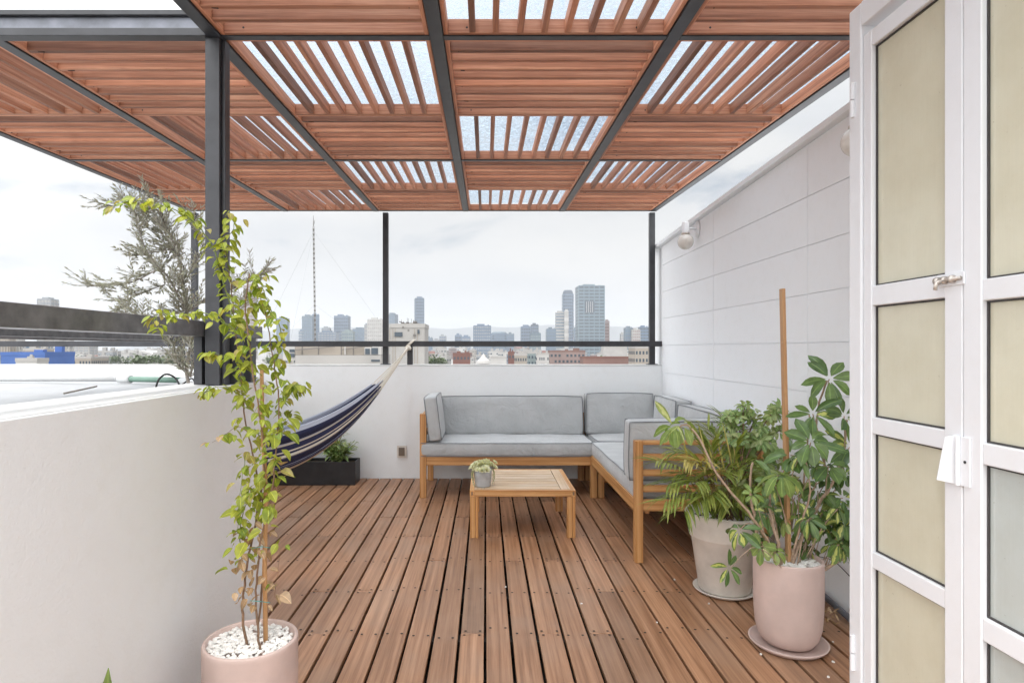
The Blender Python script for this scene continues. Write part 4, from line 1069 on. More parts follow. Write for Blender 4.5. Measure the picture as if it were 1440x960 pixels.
tips = [(925, 640, -.1), (940, 665, -.15), (935, 690, -.2), (950, 615, 0), (965, 640, -.1), (980, 600, .05), (985, 640, -.15), (1000, 620, 0), (1010, 655, -.15), (960, 700, -.2), (985, 690, -.2),
        (1020, 640, -.1), (1035, 610, 0), (1045, 650, -.15), (1060, 630, 0), (975, 668, -.2), (1000, 680, -.22), (1030, 690, -.2), (1010, 600, .1), (1050, 680, -.18), (1075, 660, -.1), (955, 655, -.05), (995, 585, .1), (1025, 585, .12)]
for (x, y, dy) in tips:
    b0 = base+Vector((rr.uniform(-.05, .05), rr.uniform(-.05, .05), 0))
    frond(b0, BP(x, y, dy), rr.uniform(.02, .08), rr.randint(8, 11), .15, py_ if x < 1000 and rr.random() < .10 else pf)
# upright spiky yellow-orange blades
for (x, y) in ((985, 605), (960, 612), (1008, 612), (1018, 600), (998, 630), (1030, 620)):
    py_.leaf(BP(x+12, y+55, -.02), BP(x, y, 0)-BP(x+12, y+55, -.02), (0, -1, 0), .22, .010, .3, .1, .3, 4)
for k in range(40):
    a = rr.uniform(0, 6.28); b0 = base+Vector((rr.uniform(-.08, .08), rr.uniform(-.08, .08), 0)); pf.leaf(b0, (math.cos(a)*.5, math.sin(a)*.5, 1), (0, -1, 0), rr.uniform(.08, .26), .011, .4, .4, .3, 4)
# bush of small rounded leaves
def clump(c, r, n, L_, W_, mb, flat=1.0):
    for k in range(n):
        v_ = Vector((rr.gauss(0, 1), rr.gauss(0, 1), rr.gauss(0, 1))).normalized(); p = Vector(c)+Vector((v_.x*r, v_.y*r, v_.z*r*flat))*rr.uniform(.35, 1)
        d = v_+Vector((rr.uniform(-.6, .6), rr.uniform(-.6, .6), rr.uniform(-.2, .8)))
        mb.leaf(p, d, (rr.uniform(-.4, .4), -.6, 1), L_*rr.uniform(.6, 1.15), W_*rr.uniform(.8, 1.1), .6, rr.uniform(.2, 1), .25, 4)
ctr = [(1045, 575, .05, .04), (1030, 590, .05, .05), (1060, 592, .1, .06), (1085, 580, .1, .05), (1040, 615, .05, .07), (1070, 615, .1, .08), (1095, 605, .1, .05), (1090, 640, .1, .07), (1055, 645, .1, .08), (1030, 640, .1, .06), (1075, 670, .1, .09), (1045, 685, .05, .09), (1025, 700, .05, .07), (1095, 700, .05, .07), (1060, 715, .05, .07)]
for (x, y, dy, r_) in ctr:
    c = BP(x, y, dy); q = base+Vector((rr.uniform(-.03, .08), rr.uniform(-.03, .06), 0))
    stm.tube(smooth_path([q, q.lerp(c, .5)+Vector((rr.uniform(-.03, .03), 0, .03)), c], 5), [.006-.0003*i for i in range(11)], 6)
    for w_ in range(max(4, int(r_*190))):
        v_ = Vector((rr.gauss(0, 1), rr.gauss(0, 1), rr.gauss(0, 1))).normalized()*r_*rr.uniform(.3, 1)
        p = c+v_; stm.tube([c, c+v_*.6+Vector((0, 0, .006)), p], .0016, 4)
        whorl(bf, p, v_.normalized()+Vector((0, -.5, .8)), rr.randint(6, 8), rr.uniform(.038, .060), .024, .35, 0, .7)
stm.build('stem', M['stem_brown'], parent=bp, smooth=True); pf.build('palm_fronds', M['palm'], parent=bp); py_.build('yellow_fronds', M['palm_yellow'], parent=bp); bf.build('bush_leaves', M['bush'], parent=bp, smooth=True)

# small bits on the deck by the right wall
pipe('conduit', [(1.60, 2.95, .035), (1.575, 2.62, .03), (1.57, 2.40, .03)], .014, M['steel_pale'], 'short grey conduit lying at the foot of the right wall', 'conduit')
pipe('wall_cable', smooth_path([(1.624, 2.95, .42), (1.62, 2.75, .30), (1.62, 2.6, .19), (1.62, 2.45, .16)], 6), .0025, M['rubber'], 'thin dark cable drooping down the right wall behind the pot', 'cable', 6)
pipe('wall_cable', smooth_path([(1.624, 3.1, .16), (1.62, 2.9, .21), (1.62, 2.75, .19), (1.62, 2.45, .10)], 6), .0018, M['rubber'], 'very thin cable running low along the right wall', 'cable', 6)
dl = MB(); rr = random.Random(3)
for k in range(16): dl.leaf((1.44+rr.uniform(-.025, .025), 2.58+rr.uniform(-.03, .03), .05+rr.uniform(0, .06)), (rr.uniform(-1, 1), rr.uniform(-1, 1), rr.uniform(-.5, 1)), (0, 0, 1), .03, .011, .5, .5, .4, 3)
tag(dl.build('dried_flower', M['vine_dead'], org=(1.44, 2.58, .01)), 'dried curled flower head fallen beside the blush pot', 'flower')
for (x, y) in ((1.33, 2.36), (1.42, 2.52), (1.08, 2.42), (1.05, 2.9), (.45, 2.9), (.1, 3.1), (.75, 2.7), (1.25, 2.25), (-.5, 2.1), (.98, 3.2)):
    mb = MB(); mb.rock((x, y, .003), rr.uniform(.004, .007), int(x*100+y*10)); tag(mb.build('pebble', M['pebble'], org=(x, y, 0)), 'tiny white pebble dropped on the deck boards', 'pebble', 'loose pebbles on the deck')
# leaf tip at the bottom left corner
fp = thing('snake_plant', (-.80, 1.36, 0), 'single green leaf tip poking up at the bottom left', 'plant')
mb = MB(); mb.lathe([(0, 0), (.05, 0), (.07, .12), (.066, .12), (.06, .10), (0, .10)], (-.82, 1.36, 0), 32); mb.build('pot', M['pot_grey'], parent=fp, smooth=True)
mb = MB()
tipz = 1.2-(938-490)/F*1.36
mb.leaf((-.84, 1.36, .09), (.02, 0, 1), (0, -1, 0), tipz-.09, .055, .6, 0, .3, 8)
mb.leaf((-.80, 1.37, .09), (.15, .2, 1), (0, -1, 0), .25, .05, .5, 0, .3, 6); mb.leaf((-.87, 1.35, .09), (-.1, .1, 1), (.3, -1, 0), .22, .05, .5, 0, .3, 6)
mb.build('leaves', M['snake'], parent=fp)

#CITY#
HAZE = 1.55e-4
# ------------------------------------------------------------------ THE CITY
GZ = -24.0
def flat(name, col, rough=.7, var=.12, scale=.15, spec=.4): return simple(name, col, rough, 0, var, scale, spec=spec)
C_ = {'white': (.36, .35, .335), 'cream': (.25, .22, .185), 'grey': (.22, .23, .24), 'terracotta': (.125, .055, .042), 'pink': (.20, .145, .13), 'blue': (.045, .10, .28),
      'bluegrey': (.085, .125, .18), 'darkglass': (.025, .04, .06), 'glass': (.085, .12, .15), 'palegreen': (.15, .185, .185), 'palestone': (.285, .275, .26), 'brick': (.15, .085, .07), 'teal': (.06, .11, .17)}
C_['steelglass'] = (.105, .155, .18)
CM = {k: flat('facade_'+k, v, .35 if 'glass' in k or k in ('bluegrey', 'teal', 'palegreen') else .8) for k, v in C_.items()}
CM['window'] = flat('city_window', (.045, .06, .075), .25)
CM['roofdark'] = flat('roof_clutter', (.14, .13, .12), .8)
def tower(px0, px1, ytop, Y, core, band, label, fl=None, fins=0, top=None, rot=0, cat='tower', name='tower', dep=None, notch=None, roundtop=False):
    w = (px1-px0)/F*Y; xc = ((px0+px1)/2-683)/F*Y; zt_ = 1.2+(490-ytop)/F*Y; d = dep or w*.9
    h = zt_-GZ; t = thing(name, (xc, Y+d/2, GZ), label, cat)
    Mx = Matrix.Translation((xc, Y+d/2, GZ)) @ Matrix.Rotation(R(rot), 4, 'Z')
    if rot: k = 1/(abs(math.cos(R(rot)))+abs(math.sin(R(rot)))*(d/w)); w *= k; d *= k
    mb = MB()
    if roundtop:
        seg = 20; n0 = len(mb.v)
        prof = [(1, 0), (1, h*.93), (.97, h*.96), (.88, h*.985), (.7, h)]
        for s_, z in prof:
            for q in range(seg):
                a = 2*math.pi*q/seg; mb.v.append(Mx @ Vector((math.copysign(abs(math.cos(a))**.5, math.cos(a))*w/2*s_, math.copysign(abs(math.sin(a))**.5, math.sin(a))*d/2*s_, z)))
        for i in range(len(prof)-1):
            for q in range(seg): mb.face([n0+i*seg+q, n0+i*seg+(q+1) % seg, n0+(i+1)*seg+(q+1) % seg, n0+(i+1)*seg+q])
        mb.face([n0+4*seg+q for q in range(seg)])
    else: mb.box(-w/2, w/2, -d/2, d/2, 0, h, Mx)
    mb.build('facade', CM[core], parent=t)
    fl = fl or max(3.8, 1.6/F*Y); nfl = int(h*(.93 if roundtop else 1)/fl); bb_ = MB(); e = .4
    for k in range(1, nfl+1):
        z = k*fl
        if z < h-1 and z > 8: bb_.box(-w/2-e, w/2+e, -d/2-e, d/2+e, z-fl*.22, z+fl*.22, Mx)
    bb_.build('floor_band', CM[band], parent=t)
    if fins:
        fb = MB(); e2 = .8
        for k in range(fins+1):
            x = -w/2+w*k/fins; fb.box(x-w*.012-.25, x+w*.012+.25, -d/2-e2, -d/2-e+.05, 0, h*(.93 if roundtop else 1), Mx)
        nn = max(2, int(fins*d/w))
        for k in range(nn+1):
            y = -d/2+d*k/nn
            for s_ in (-1, 1): fb.box(s_*(w/2+e2)-(.0 if s_ > 0 else 0)-.2, s_*(w/2+e2)+.2, y-.4, y+.4, 0, h*(.93 if roundtop else 1), Mx)
        fb.build('fins', CM[band], parent=t)
    if not roundtop:
        rp = MB(); r0 = random.Random(int(px0*7+ytop))
        rp.box(-w*.5-.5, w*.5+.5, -d/2-.5, d/2+.5, h-.6, h+1.6, Mx)
        rp.box(-w*.3, w*r0.uniform(.05, .3), -d*.3, d*.3, h+1.7, h+1.7+max(2.5, 2.2/F*Y), Mx)
        rp.box(w*.32, w*.40, -d*.2, d*.1, h+1.7, h+1.7+max(2, 1.3/F*Y), Mx)
        rp.build('rooftop_plant', CM[top or band], parent=t)
    if notch:
        nb = MB(); x0, x1, ya, yb = notch
        def wx(px): return (px-683)/F*Y-xc
        def wz(py): return 1.2+(490-py)/F*Y-GZ
        nb.box(wx(x0), wx(x1), -d/2-1.2, -d/2-.5, wz(yb), wz(ya), Mx); nb.build('void', CM['darkglass'], parent=t)
        nb = MB()
        for q in range(1, 5):
            x = wx(x0)+(wx(x1)-wx(x0))*q/5; nb.box(x-.7, x+.7, -d/2-2.0, -d/2-1.25, wz(yb), wz(ya), Mx)
        nb.build('void_column', CM['white'], parent=t)
    return t
T = tower
T(814, 850, 402, 1700, 'darkglass', 'steelglass', 'broadest tallest glass skyscraper with an opening high in its front', 9, 5, notch=(822, 836, 424, 439))
t = T(792, 806.5, 407.5, 2100, 'darkglass', 'bluegrey', 'slim dark skyscraper with rounded top beside the broad glass one', 11, 5, roundtop=True)
T(782, 793, 440, 1600, 'glass', 'palestone', 'pale banded tower just left of the slim dark skyscraper', 8, 0); T(794, 799.5, 438, 1590, 'palestone', 'white', 'narrow white slab joined to the pale banded tower', 20, 0)
T(806.8, 811, 463, 2000, 'bluegrey', 'glass', 'small blue-grey block between the two tallest skyscrapers', 9)
T(769, 781.5, 463, 1500, 'bluegrey', 'glass', 'low blue-grey block at the left foot of the pale banded tower', 8, 3)
T(850.6, 857, 452, 1750, 'terracotta', 'pink', 'narrow reddish tower against the right side of the broad glass skyscraper', 9)
T(733, 746, 459.5, 1900, 'darkglass', 'bluegrey', 'dark blue block halfway between the two middle posts', 10, 4); T(747, 757, 457, 2000, 'bluegrey', 'darkglass', 'taller blue half of the pair of blue blocks', 10, 3)
T(746, 760, 469, 1300, 'palegreen', 'glass', 'low pale green glass block before the pair of blue blocks', 6, 4)
T(666, 690, 458.5, 1400, 'grey', 'bluegrey', 'wide grey office block above the coffee table', 7, 9)
T(691, 713, 466, 1700, 'glass', 'bluegrey', 'hazy rounded block right of the wide grey office block', 8, 5, roundtop=True); T(713.5, 723, 470, 1800, 'bluegrey', 'glass', 'low hazy block at the right of the rounded one', 8)
T(873, 879.5, 470, 1700, 'grey', 'palestone', 'low grey step left of the blue block near the right post', 8); T(879.5, 890, 461.5, 1500, 'teal', 'glass', 'bright blue glass block near the right post', 8, 3)
T(890, 900, 464, 1480, 'pink', 'palestone', 'pinkish block between the two blue blocks near the right post', 7, 4); T(900, 912.5, 460.5, 1600, 'darkglass', 'teal', 'blue block with overhanging top touching the right post', 8, 3)
T(582, 596, 419.5, 2000, 'darkglass', 'bluegrey', 'slim dark blue tower rising alone right of the middle post', 10, 6, rot=12)
T(544, 558, 442.5, 2000, 'bluegrey', 'glass', 'light blue tower just right of the middle post', 10, 4, rot=-15)
T(517, 537, 449.5, 1300, 'palestone', 'white', 'pale tower with open crown just left of the middle post', 8, 7); T(512.5, 518, 457.5, 1350, 'palestone', 'grey', 'narrow pale shoulder left of the open-crowned tower', 8)
T(496, 513, 463, 1800, 'bluegrey', 'glass', 'low blue block left of the open-crowned tower', 9, 5)
T(481, 496, 466.5, 1500, 'glass', 'palegreen', 'low pale blue glass block right of the square dark tower', 8, 5)
T(470, 489, 444.5, 2100, 'darkglass', 'bluegrey', 'square dark blue tower between the mast and the middle post', 11, 7)
T(452.5, 463, 461.5, 2100, 'bluegrey', 'grey', 'small hazy block on top of the wide hazy one', 10, 3); T(447, 472, 467.5, 2000, 'grey', 'bluegrey', 'wide hazy block right of the mast', 8, 6)
T(425, 439, 445, 1900, 'bluegrey', 'glass', 'blue tower left of the mast', 10, 5); T(437, 448, 442.5, 2000, 'bluegrey', 'teal', 'slightly taller blue tower directly behind the mast', 10, 4, rot=14)
T(420, 427, 466, 1900, 'grey', 'bluegrey', 'low block at the left foot of the blue tower by the mast', 9)
t = T(389, 403, 448, 1900, 'bluegrey', 'glass', 'leftmost blue tower beside the vine', 10, 4)
T(597, 608, 475.5, 1900, 'bluegrey', 'glass', 'low blue block right of the slim dark blue tower', 9); T(618, 627, 473, 1800, 'bluegrey', 'grey', 'small blue block midway to the grey office block', 9, 3)
T(640, 649, 471.5, 1900, 'darkglass', 'bluegrey', 'small dark block left of the grey office block', 9, 2); T(649.5, 661, 474, 1800, 'grey', 'bluegrey', 'small grey block touching the grey office block', 8, 3)
T(609, 618, 479, 1500, 'palestone', 'grey', 'little pale block low on the skyline behind the railing', 7)
t = T(343, 357, 402, 1500, 'palestone', 'pink', 'pale tower mostly hidden behind the vine', 8, 5)
mb = MB(); aX = (350-683)/F*1500; mb.tube([(aX, 1507, 1.2+88/F*1500), (aX, 1507, 1.2+140/F*1500)], [1.6, .5], 6); mb.build('antenna', CM['palestone'], parent=t)
T(53, 71, 421.5, 900, 'palestone', 'grey', 'pale tower top showing above the left handrail', 7, 4)
for (a, b_, yt, Y, c1, c2, lb) in ((0, 12, 478, 420, 'palestone', 'cream', 'ribbed pale block at the far left under the handrail'), (12.5, 25, 479, 430, 'palestone', 'white', 'second ribbed pale block at the far left'),
   (26, 44, 486, 700, 'teal', 'bluegrey', 'bluish glass block behind the blue building'), (64, 76, 478, 600, 'bluegrey', 'palestone', 'blue-grey apartment slab right of the blue building'),
   (78, 86, 478, 560, 'palestone', 'white', 'white apartment slab with dark bands under the handrail'), (87.5, 97, 479, 580, 'grey', 'white', 'grey apartment slab next to the white one under the handrail'), (104, 125, 485, 900, 'grey', 'palestone', 'hazy long block under the left handrail')):
    T(a, b_, yt, Y, c1, c2, lb, 4, 3, cat='building', name='apartment_block')
# buildings one can single out below the skyline
def block(px0, px1, ytop, Y, mat, label, roof=None, fl=3, nw=6, dep=None, cat='building', name='building', zlow=GZ, roofmat='palestone', huts=True, rot=0, win=True):
    w = (px1-px0)/F*Y; xc = ((px0+px1)/2-683)/F*Y; zt_ = 1.2+(490-ytop)/F*Y; d = dep or max(6, w*.6); h = zt_-zlow
    t = thing(name, (xc, Y+d/2, zlow), label, cat); Mx = Matrix.Translation((xc, Y+d/2, zlow)) @ Matrix.Rotation(R(rot), 4, 'Z')
    mb = MB(); mb.box(-w/2, w/2, -d/2, d/2, 0, h, Mx); mb.build('wall', CM[mat], parent=t)
    mb = MB()
    th = .3
    for bx in ((-w/2-.1, w/2+.1, -d/2-.1, -d/2+th), (-w/2-.1, w/2+.1, d/2-th, d/2+.1), (-w/2-.1, -w/2+th, -d/2+th+.01, d/2-th-.01), (w/2-th, w/2+.1, -d/2+th+.01, d/2-th-.01)): mb.box(*bx, h+.01, h+.9, Mx)
    r0 = random.Random(int(px0*13+Y))
    if huts:
        for q in range(r0.randint(2, 4)):
            x = r0.uniform(-w*.4, w*.3); y = r0.uniform(-d*.3, d*.2); s_ = w*r0.uniform(.05, .14); mb.box(x, x+s_*1.5, y, y+s_, h+.02, h+r0.uniform(1.2, 2.8), Mx)
    mb.build('parapet', CM[roofmat], parent=t)
    if win:
        wb = MB(); mb2 = MB()
        for f in range(max(1, min(fl, int(h/3.2)))):
            z = h-2.6-f*3.2
            for q in range(nw):
                if r0.random() < .08: continue
                x = -w/2+w*(q+.5)/nw; ww = w/nw*.27; wb.box(x-ww, x+ww, -d/2-.08, -d/2+.02, z, z+1.4, Mx)
            nd = max(1, int(nw*d/w))
            for q in range(nd):
                y = -d/2+d*(q+.5)/nd; ww = d/nd*.27
                for s_ in (-1, 1): wb.box(s_*w/2-.05, s_*w/2+.05, y-ww, y+ww, z, z+1.4, Mx)
        wb.build('window', CM['window'], parent=t)
    return t
t = block(544.5, 597, 461, 130, 'palestone', 'near off-white concrete building with cluttered rooftop behind the hammock knot', fl=0, win=False, dep=9, huts=False, roofmat='palestone')
def QX(px, Y): return (px-683)/F*Y
def QZ(py, Y): return 1.2+(490-py)/F*Y
mb = MB()
for px in (548, 552.5, 556, 583, 587): mb.box(QX(px, 130)-.06, QX(px, 130)+.06, 129.9, 129.995, GZ, QZ(462, 130))
mb.build('pilaster', CM['cream'], parent=t)
for (a, b_, y0, y1) in ((555, 566, 467, 473), (587, 590, 463.5, 469)):
    mb = MB(); mb.box(QX(a, 130), QX(b_, 130), 129.8, 130.02, QZ(y1, 130), QZ(y0, 130)); mb.build('window', CM['window'], parent=t)
mb = MB(); mb.box(QX(562, 130), QX(587, 130), 132, 137, QZ(461, 130), QZ(453.5, 130)); mb.build('rooftop_hut', CM['cream'], parent=t)
cl_ = MB(); r0 = random.Random(2)
for q in range(46):
    x = QX(r0.uniform(561, 584), 130); z = QZ(r0.uniform(472, 452), 130); s_ = r0.uniform(.06, .32)
    cl_.box(x-s_, x+s_, 131.2+r0.uniform(-1.5, .5), 131.9, z-s_*r0.uniform(.4, 1.5), z+s_)
for q in range(14):
    x = QX(r0.uniform(561, 586), 130); z0 = QZ(458, 130); cl_.tube([(x, 131, z0-1), (x+r0.uniform(-.1, .1), 131, QZ(r0.uniform(453, 446), 130))], .05, 4)
cl_.build('antennas', CM['roofdark'], parent=t)
# low white building with slanted roof edge
lw = thing('building', (QX(475, 82), 84, GZ), 'low white building with a slanting dark roof edge beyond the parapet', 'building')
Y_ = 82
def QB(name, a, b_, y0, y1, Y0, Y1, mat, bev=0):
    mb = MB(); mb.box(QX(a, Y0), QX(b_, Y0), Y0, Y1, QZ(y1, Y0), QZ(y0, Y0)); return mb.build(name, mat, parent=lw)
QB('wall', 415, 536, 499.5, 900, 82, 90, CM['palestone']); QB('upper_wall', 415.2, 512, 486, 499, 84, 90, CM['cream']); QB('side_wall', 512.5, 536, 488, 499, 82.2, 90, CM['white'])
QB('end_wall', 398, 414.6, 486, 506.5, 84, 90, CM['white'])
for a in (425, 448, 480, 497): 
    mb = MB(); mb.box(QX(a, 84)-.05, QX(a, 84)+.05, 83.9, 83.99, QZ(499, 84), QZ(487, 84)); mb.build('joint', CM['roofdark'], parent=lw)
for (a, ya, b_, yb_) in ((415, 492, 470, 487), (481, 491.5, 511, 487)):
    mb = MB(); p0 = Vector((QX(a, 83.5), 83.7, QZ(ya, 83.5))); p1 = Vector((QX(b_, 83.5), 83.7, QZ(yb_, 83.5))); mb.tube([p0, p1], .09, 4); mb.build('roof_edge', CM['roofdark'], parent=lw)
mb = MB(); mb.box(QX(480.5, 82), QX(482, 82), 83.6, 83.8, QZ(499, 82), QZ(485, 82)); mb.build('downpipe', CM['white'], parent=lw)
for (a, b_, y0, y1) in ((407, 414, 491, 495), (407, 414, 497, 502), (513.5, 520, 490, 498), (522, 531.5, 489, 498), (522, 534, 505.5, 508)):
    YY = 83.9 if a < 415 else 82.1
    if y0 > 500: YY = 81.9
    mb = MB(); mb.box(QX(a, YY), QX(b_, YY), YY, YY+.15, QZ(y1, YY), QZ(y0, YY)); mb.build('window', CM['window'], parent=lw)
# guyed mast
mt = thing('radio_mast', (QX(447, 112), 112, GZ), 'tall thin guyed lattice mast rising from the rooftops to the pergola edge', 'mast')
mb = MB(); base = Vector((QX(446.3, 112), 112, GZ)); topm = Vector((QX(440.8, 112), 112, QZ(318, 112)))
ht = (topm-base).length; nseg = 110; ax_ = (topm-base)/nseg; s_ = .16
cs3 = [Vector((s_*math.cos(2*math.pi*k/3+.5), s_*math.sin(2*math.pi*k/3+.5), 0)) for k in range(3)]
for k in range(3): mb.tube([base+cs3[k], topm+cs3[k]], .028, 4)
mb.build('lattice_legs', CM['roofdark'], parent=mt)
mb = MB(); q0 = MB()
for i in range(nseg):
    c0 = base+ax_*i; tgt = mb if i % 2 else q0
    for k in range(3):
        tgt.tube([c0+cs3[k], c0+ax_+cs3[(k+1) % 3]], .026, 4, cap=False); tgt.tube([c0+cs3[k], c0+cs3[(k+1) % 3]], .026, 4, cap=False)
    if not i % 2: q0.box(c0.x-.15, c0.x+.15, c0.y-.05, c0.y+.05, c0.z+.05, c0.z+ax_.z*.85)
mb.build('white_braces', CM['white'], parent=mt); q0.build('dark_braces', CM['roofdark'], parent=mt)
mb = MB(); mb.tube([topm, topm+Vector((0, 0, QZ(303, 112)-QZ(318, 112)))], [.09, .03], 5); mb.tube([topm+Vector((.15, 0, .4)), topm+Vector((.2, 0, 1.0))], .05, 4); mb.build('antenna', CM['roofdark'], parent=mt)
for (zz, dx, dy) in ((.98, -17, 10), (.98, 16, 12), (.98, 0, -19), (.7, -15, 8), (.7, 14, 10), (.5, -10, 7), (.5, 10, 7)):
    mb = MB(); p = base+(topm-base)*zz; mb.tube([p, Vector((base.x+dx, base.y+dy, -3))], .012, 3); mb.build('guy_wire', CM['grey'], parent=mt)
block(1, 63, 499.5, 165, 'blue', 'vivid blue flat building low at the far left under the handrail', fl=0, win=False, roofmat='blue', dep=12)
block(22, 52, 508.5, 150, 'white', 'small white hut in front of the vivid blue building', fl=0, win=False, dep=4)
block(33, 62, 492.5, 260, 'cream', 'cream terrace building with red awning behind the blue one', nw=5)
block(60, 128, 504, 300, 'cream', 'long cream low building right of the blue one', fl=1, nw=16)
block(637, 661, 498.5, 330, 'terracotta', 'red brick building left of the white tent', fl=1, nw=5, roofmat='terracotta')
block(715, 723.5, 496.5, 330, 'terracotta', 'small red building right of the white tent', fl=1, nw=2, roofmat='terracotta')
block(773, 823, 495, 340, 'pink', 'pinkish brick building with roof garden under the tall skyscrapers', fl=2, nw=9, roofmat='brick')
block(820, 908, 504, 290, 'brick', 'long low building with dark red roof edge near the right post', fl=0, win=False, dep=10, roofmat='terracotta', huts=False)
block(893, 931, 489.5, 260, 'cream', 'beige building with rows of windows behind the right post', fl=3, nw=8, dep=12)
block(849, 882, 488.5, 500, 'palestone', 'wide off-white blank wall under the red tower', fl=1, nw=2, win=False)
block(742, 760, 497, 330, 'palegreen', 'small grey-green building below the blue blocks', fl=2, nw=4)
block(724, 741, 500, 300, 'cream', 'small cream building beside the grey-green one', fl=2, nw=5)
block(690, 712, 504, 280, 'white', 'low white roof right of the white tent', fl=0, win=False, huts=False, dep=10)
block(755, 772, 499, 310, 'white', 'white building with arched windows left of the pinkish brick one', fl=2, nw=6)
tn = thing('tent', (QX(680, 350), 350, GZ), 'white peaked tent roof among the rooftops', 'tent'); mb = MB()
cx = QX(680, 350); ww = 17/F*350/2; z0, z1 = QZ(507.5, 350), QZ(497, 350); seg = 14; rings = [(1.15, z0-1.5), (1, z0), (.55, z0+(z1-z0)*.35), (.22, z0+(z1-z0)*.72), (.03, z1)]
for r_, z in rings:
    for k in range(seg): a = 2*math.pi*k/seg; mb.v.append(Vector((cx+ww*1.1*r_*math.cos(a), 354+ww*r_*math.sin(a), z)))
for i in range(4):
    for k in range(seg): mb.face([i*seg+k, i*seg+(k+1) % seg, (i+1)*seg+(k+1) % seg, (i+1)*seg+k])
mb.build('canopy', CM['white'], parent=tn); mb = MB(); mb.box(cx-ww*.9, cx+ww*.9, 351, 357, GZ, z0-1.5); mb.build('wall', CM['cream'], parent=tn)
# arched white shed at left
ah = thing('building', (QX(183, 700), 700, GZ), 'wide white arched roof hall far off under the left handrail', 'building'); mb = MB(); aw = 66/F*700/2; acx = QX(183, 700)
n_ = 16; 
for y in (700, 740):
    for k in range(n_+1):
        a = math.pi*k/n_; mb.v.append(Vector((acx-aw*math.cos(a), y, QZ(500, 700)+6*math.sin(a))))
for k in range(n_): mb.face([k, k+1, n_+2+k, n_+1+k])
mb.face(list(range(n_+1))); mb.build('roof', CM['white'], parent=ah); mb = MB(); mb.box(acx-aw, acx+aw, 700.3, 739.7, GZ, QZ(500, 700)); mb.build('wall', CM['palestone'], parent=ah)
# the many low buildings: meshes of a unit box, copied and scaled
def lowmesh(name, mat, seed, pitched=False):
    r0 = random.Random(seed); mb = MB(); mb.box(-.5, .5, -.5, .5, 0, 1)
    mb.mi = 2
    if pitched:
        b = len(mb.v); mb.v += [Vector(v) for v in ((-.53, -.53, 1.001), (.53, -.53, 1.001), (.53, .53, 1.001), (-.53, .53, 1.001), (-.53, 0, 1.16), (.53, 0, 1.16))]
        for q in ((0, 1, 5, 4), (2, 3, 4, 5), (1, 2, 5), (3, 0, 4), (0, 3, 2, 1)): mb.face([b+k for k in q])
    else:
        for bx in ((-.51, .51, -.51, -.47), (-.51, .51, .47, .51), (-.51, -.47, -.469, .469), (.47, .51, -.469, .469)): mb.box(*bx, 1.001, 1.06)
        mb.box(-.3, -.3+r0.uniform(.2, .4), -.2, .2, 1.001, 1.16+r0.uniform(0, .08)); mb.mi = 0; mb.box(.2, .32, -.1, .05, 1.001, 1.14)
    mb.mi = 1; nw = r0.randint(3, 6)
    for f in range(4):
        z = .14+f*.22
        for q in range(nw):
            if r0.random() < .15: continue
            x = -.5+(q+.5)/nw; ww = .28/nw; mb.box(x-ww, x+ww, -.505, -.49, z, z+.10)
        for q in range(3):
            y = -.5+(q+.5)/3
            for s_ in (-1, 1): mb.box(s_*.4975-.0055, s_*.4975+.0055, y-.1, y+.1, z, z+.10)
    o = mb.build(name, [CM[mat], CM['window'], CM['terracotta' if pitched else 'palestone']], org=(0, 0, 0)); return o
kinds = [('white', 'small white flat-roofed building in the hazy mass of rooftops', 1, 0), ('cream', 'small cream flat-roofed building in the hazy mass of rooftops', 2, 0), ('grey', 'small grey flat-roofed building in the hazy mass of rooftops', 3, 0),
         ('pink', 'small pinkish building in the hazy mass of rooftops', 4, 0), ('palestone', 'small pale stone building in the hazy mass of rooftops', 5, 0), ('cream', 'small house with red pitched roof in the hazy mass of rooftops', 6, 1), ('bluegrey', 'small blue-grey building in the hazy mass of rooftops', 7, 0), ('brick', 'small brick building in the hazy mass of rooftops', 8, 0)]
protos = []
for mat, lab, sd, pit in kinds:
    o = lowmesh('low_building', mat, sd, bool(pit)); tag(o, lab, 'building', 'low '+('red-roofed' if pit else mat)+' buildings of the far city'); protos.append([o, False, lab, o['group']])
rr = random.Random(77); cnt = 0
while cnt < 285:
    left = rr.random() < .3
    px = rr.uniform(20, 262) if left else rr.uniform(380, 932)
    Y = math.exp(rr.uniform(math.log(520), math.log(2800)))
    yt = rr.uniform(495, 508) if Y < 800 else rr.uniform(491, 503) if Y < 1300 else rr.uniform(488, 497)
    z = QZ(yt, Y); h = max(7, min(48, z-GZ)); w = max(rr.uniform(7, 13), rr.uniform(6, 13)/F*Y)
    pr = protos[rr.choices(range(8), [5, 6, 4, 2, 5, 2, 2, 1])[0]]
    o = pr[0] if not pr[1] else pr[0].copy()
    if pr[1]: scene.collection.objects.link(o)
    pr[1] = True
    reg = 'under the left handrail' if left else 'left of the middle post' if px < 540 else 'above the sofa' if px < 730 else 'below the tallest skyscrapers' if px < 860 else 'by the right post'
    o['label'] = pr[2].split(' in the hazy')[0]+' among hazy rooftops '+reg
    o['group'] = pr[3].split(' far city')[0]+' far city '+reg
    o.location = (QX(px, Y), Y, GZ); o.scale = (w, w*rr.uniform(.7, 1.4), h); o.rotation_euler.z = R(rr.choice([-18, -8, 5, 12, 25])); cnt += 1
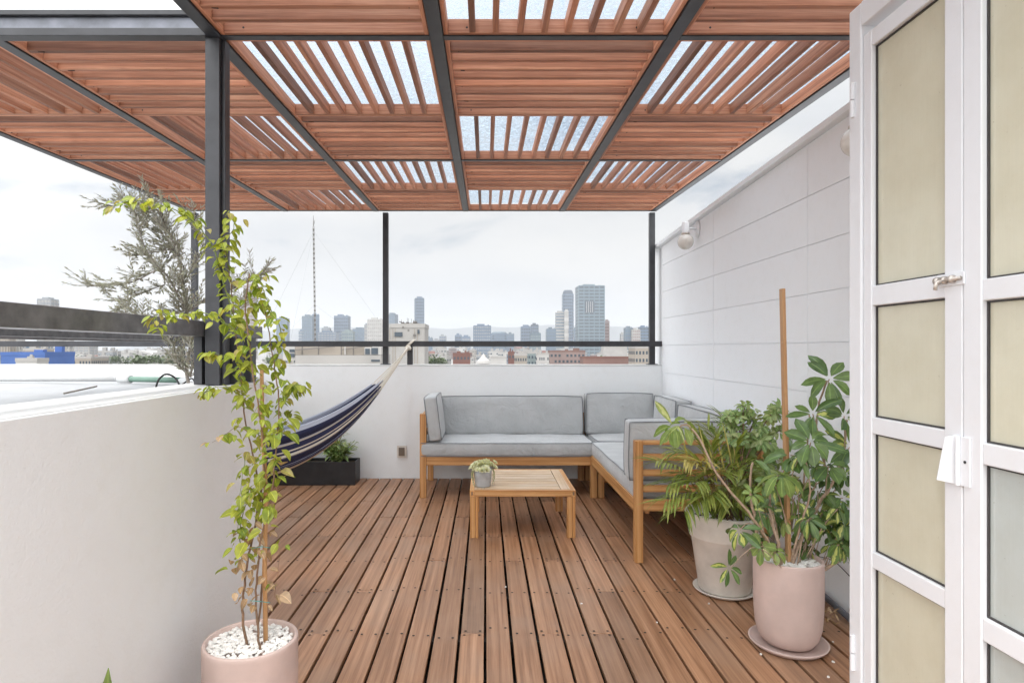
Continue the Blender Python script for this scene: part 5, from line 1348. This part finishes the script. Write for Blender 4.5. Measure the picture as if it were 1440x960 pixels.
# trees between the houses
fm = leafmat('city_foliage', (.035, .06, .02), (.08, .11, .04), trans=.15)
def citytree():
    t = thing('city_tree', (0, 0, 0), 'small dark green tree among the distant rooftops', 'tree', 'trees between the far houses'); mb = MB(); mb.tube([(0, 0, 0), (.1, 0, 5), (0, .1, 9)], [.4, .25, .1], 6); a = mb.build('trunk', M['bark_grey'], parent=t)
    mb = MB(); r0 = random.Random(9)
    for k in range(420):
        v_ = Vector((r0.gauss(0, 1), r0.gauss(0, 1), r0.gauss(0, .8))).normalized(); p = Vector((0, 0, 9))+v_*r0.uniform(1.6, 4.2)*(1+.3*noise.noise(v_*2))
        mb.leaf(p, v_+Vector((r0.uniform(-1, 1), r0.uniform(-1, 1), .3)), (0, 0, 1), 1.3, 1.0, .5, .3, .2, 2)
    b_ = mb.build('crown', fm, parent=t); return t, a, b_
t0c, a0c, b0c = citytree()
for k in range(34):
    px = rr.choice([rr.uniform(560, 930), rr.uniform(760, 860), rr.uniform(60, 250), rr.uniform(380, 560)]); Y = rr.uniform(300, 900); yt = rr.uniform(497, 508); zt_ = QZ(yt, Y)
    s_ = max(.8, (zt_-GZ)/13) if k else 1.4
    s_ = min(s_, 1.9)
    if k == 0: t = t0c
    else:
        t = t0c.copy(); scene.collection.objects.link(t)
        for ch in (a0c, b0c): c2 = ch.copy(); scene.collection.objects.link(c2); c2.parent = t
    t['label'] = 'small dark green tree among the distant rooftops '+('under the left handrail' if px < 262 else 'left of the middle post' if px < 540 else 'behind the sofa' if px < 760 else 'below the tallest skyscrapers' if px < 860 else 'by the right post')
    t.location = (QX(px, Y), Y, GZ); t.scale = (s_,)*3; t.rotation_euler.z = rr.uniform(0, 6)
# roof garden shrubs on the pinkish building
# ------------------------------------------------------------------ HAZE
hz = MB(); hz.box(-6500, 6500, -900, 9200, -27, 420)
hmz = bpy.data.materials.new('haze_air'); hmz.use_nodes = True; nt = hmz.node_tree; nt.nodes.clear()
o = nt.nodes.new('ShaderNodeOutputMaterial'); pv = nt.nodes.new('ShaderNodeVolumePrincipled'); pv.inputs['Color'].default_value = (.755, .785, .825, 1); pv.inputs['Anisotropy'].default_value = .35; pv.inputs['Density'].default_value = HAZE
nt.links.new(pv.outputs[0], o.inputs['Volume'])
hzo = hz.build('haze', hmz, org=(0, 0, -27)); tag(hzo, kind='stuff')
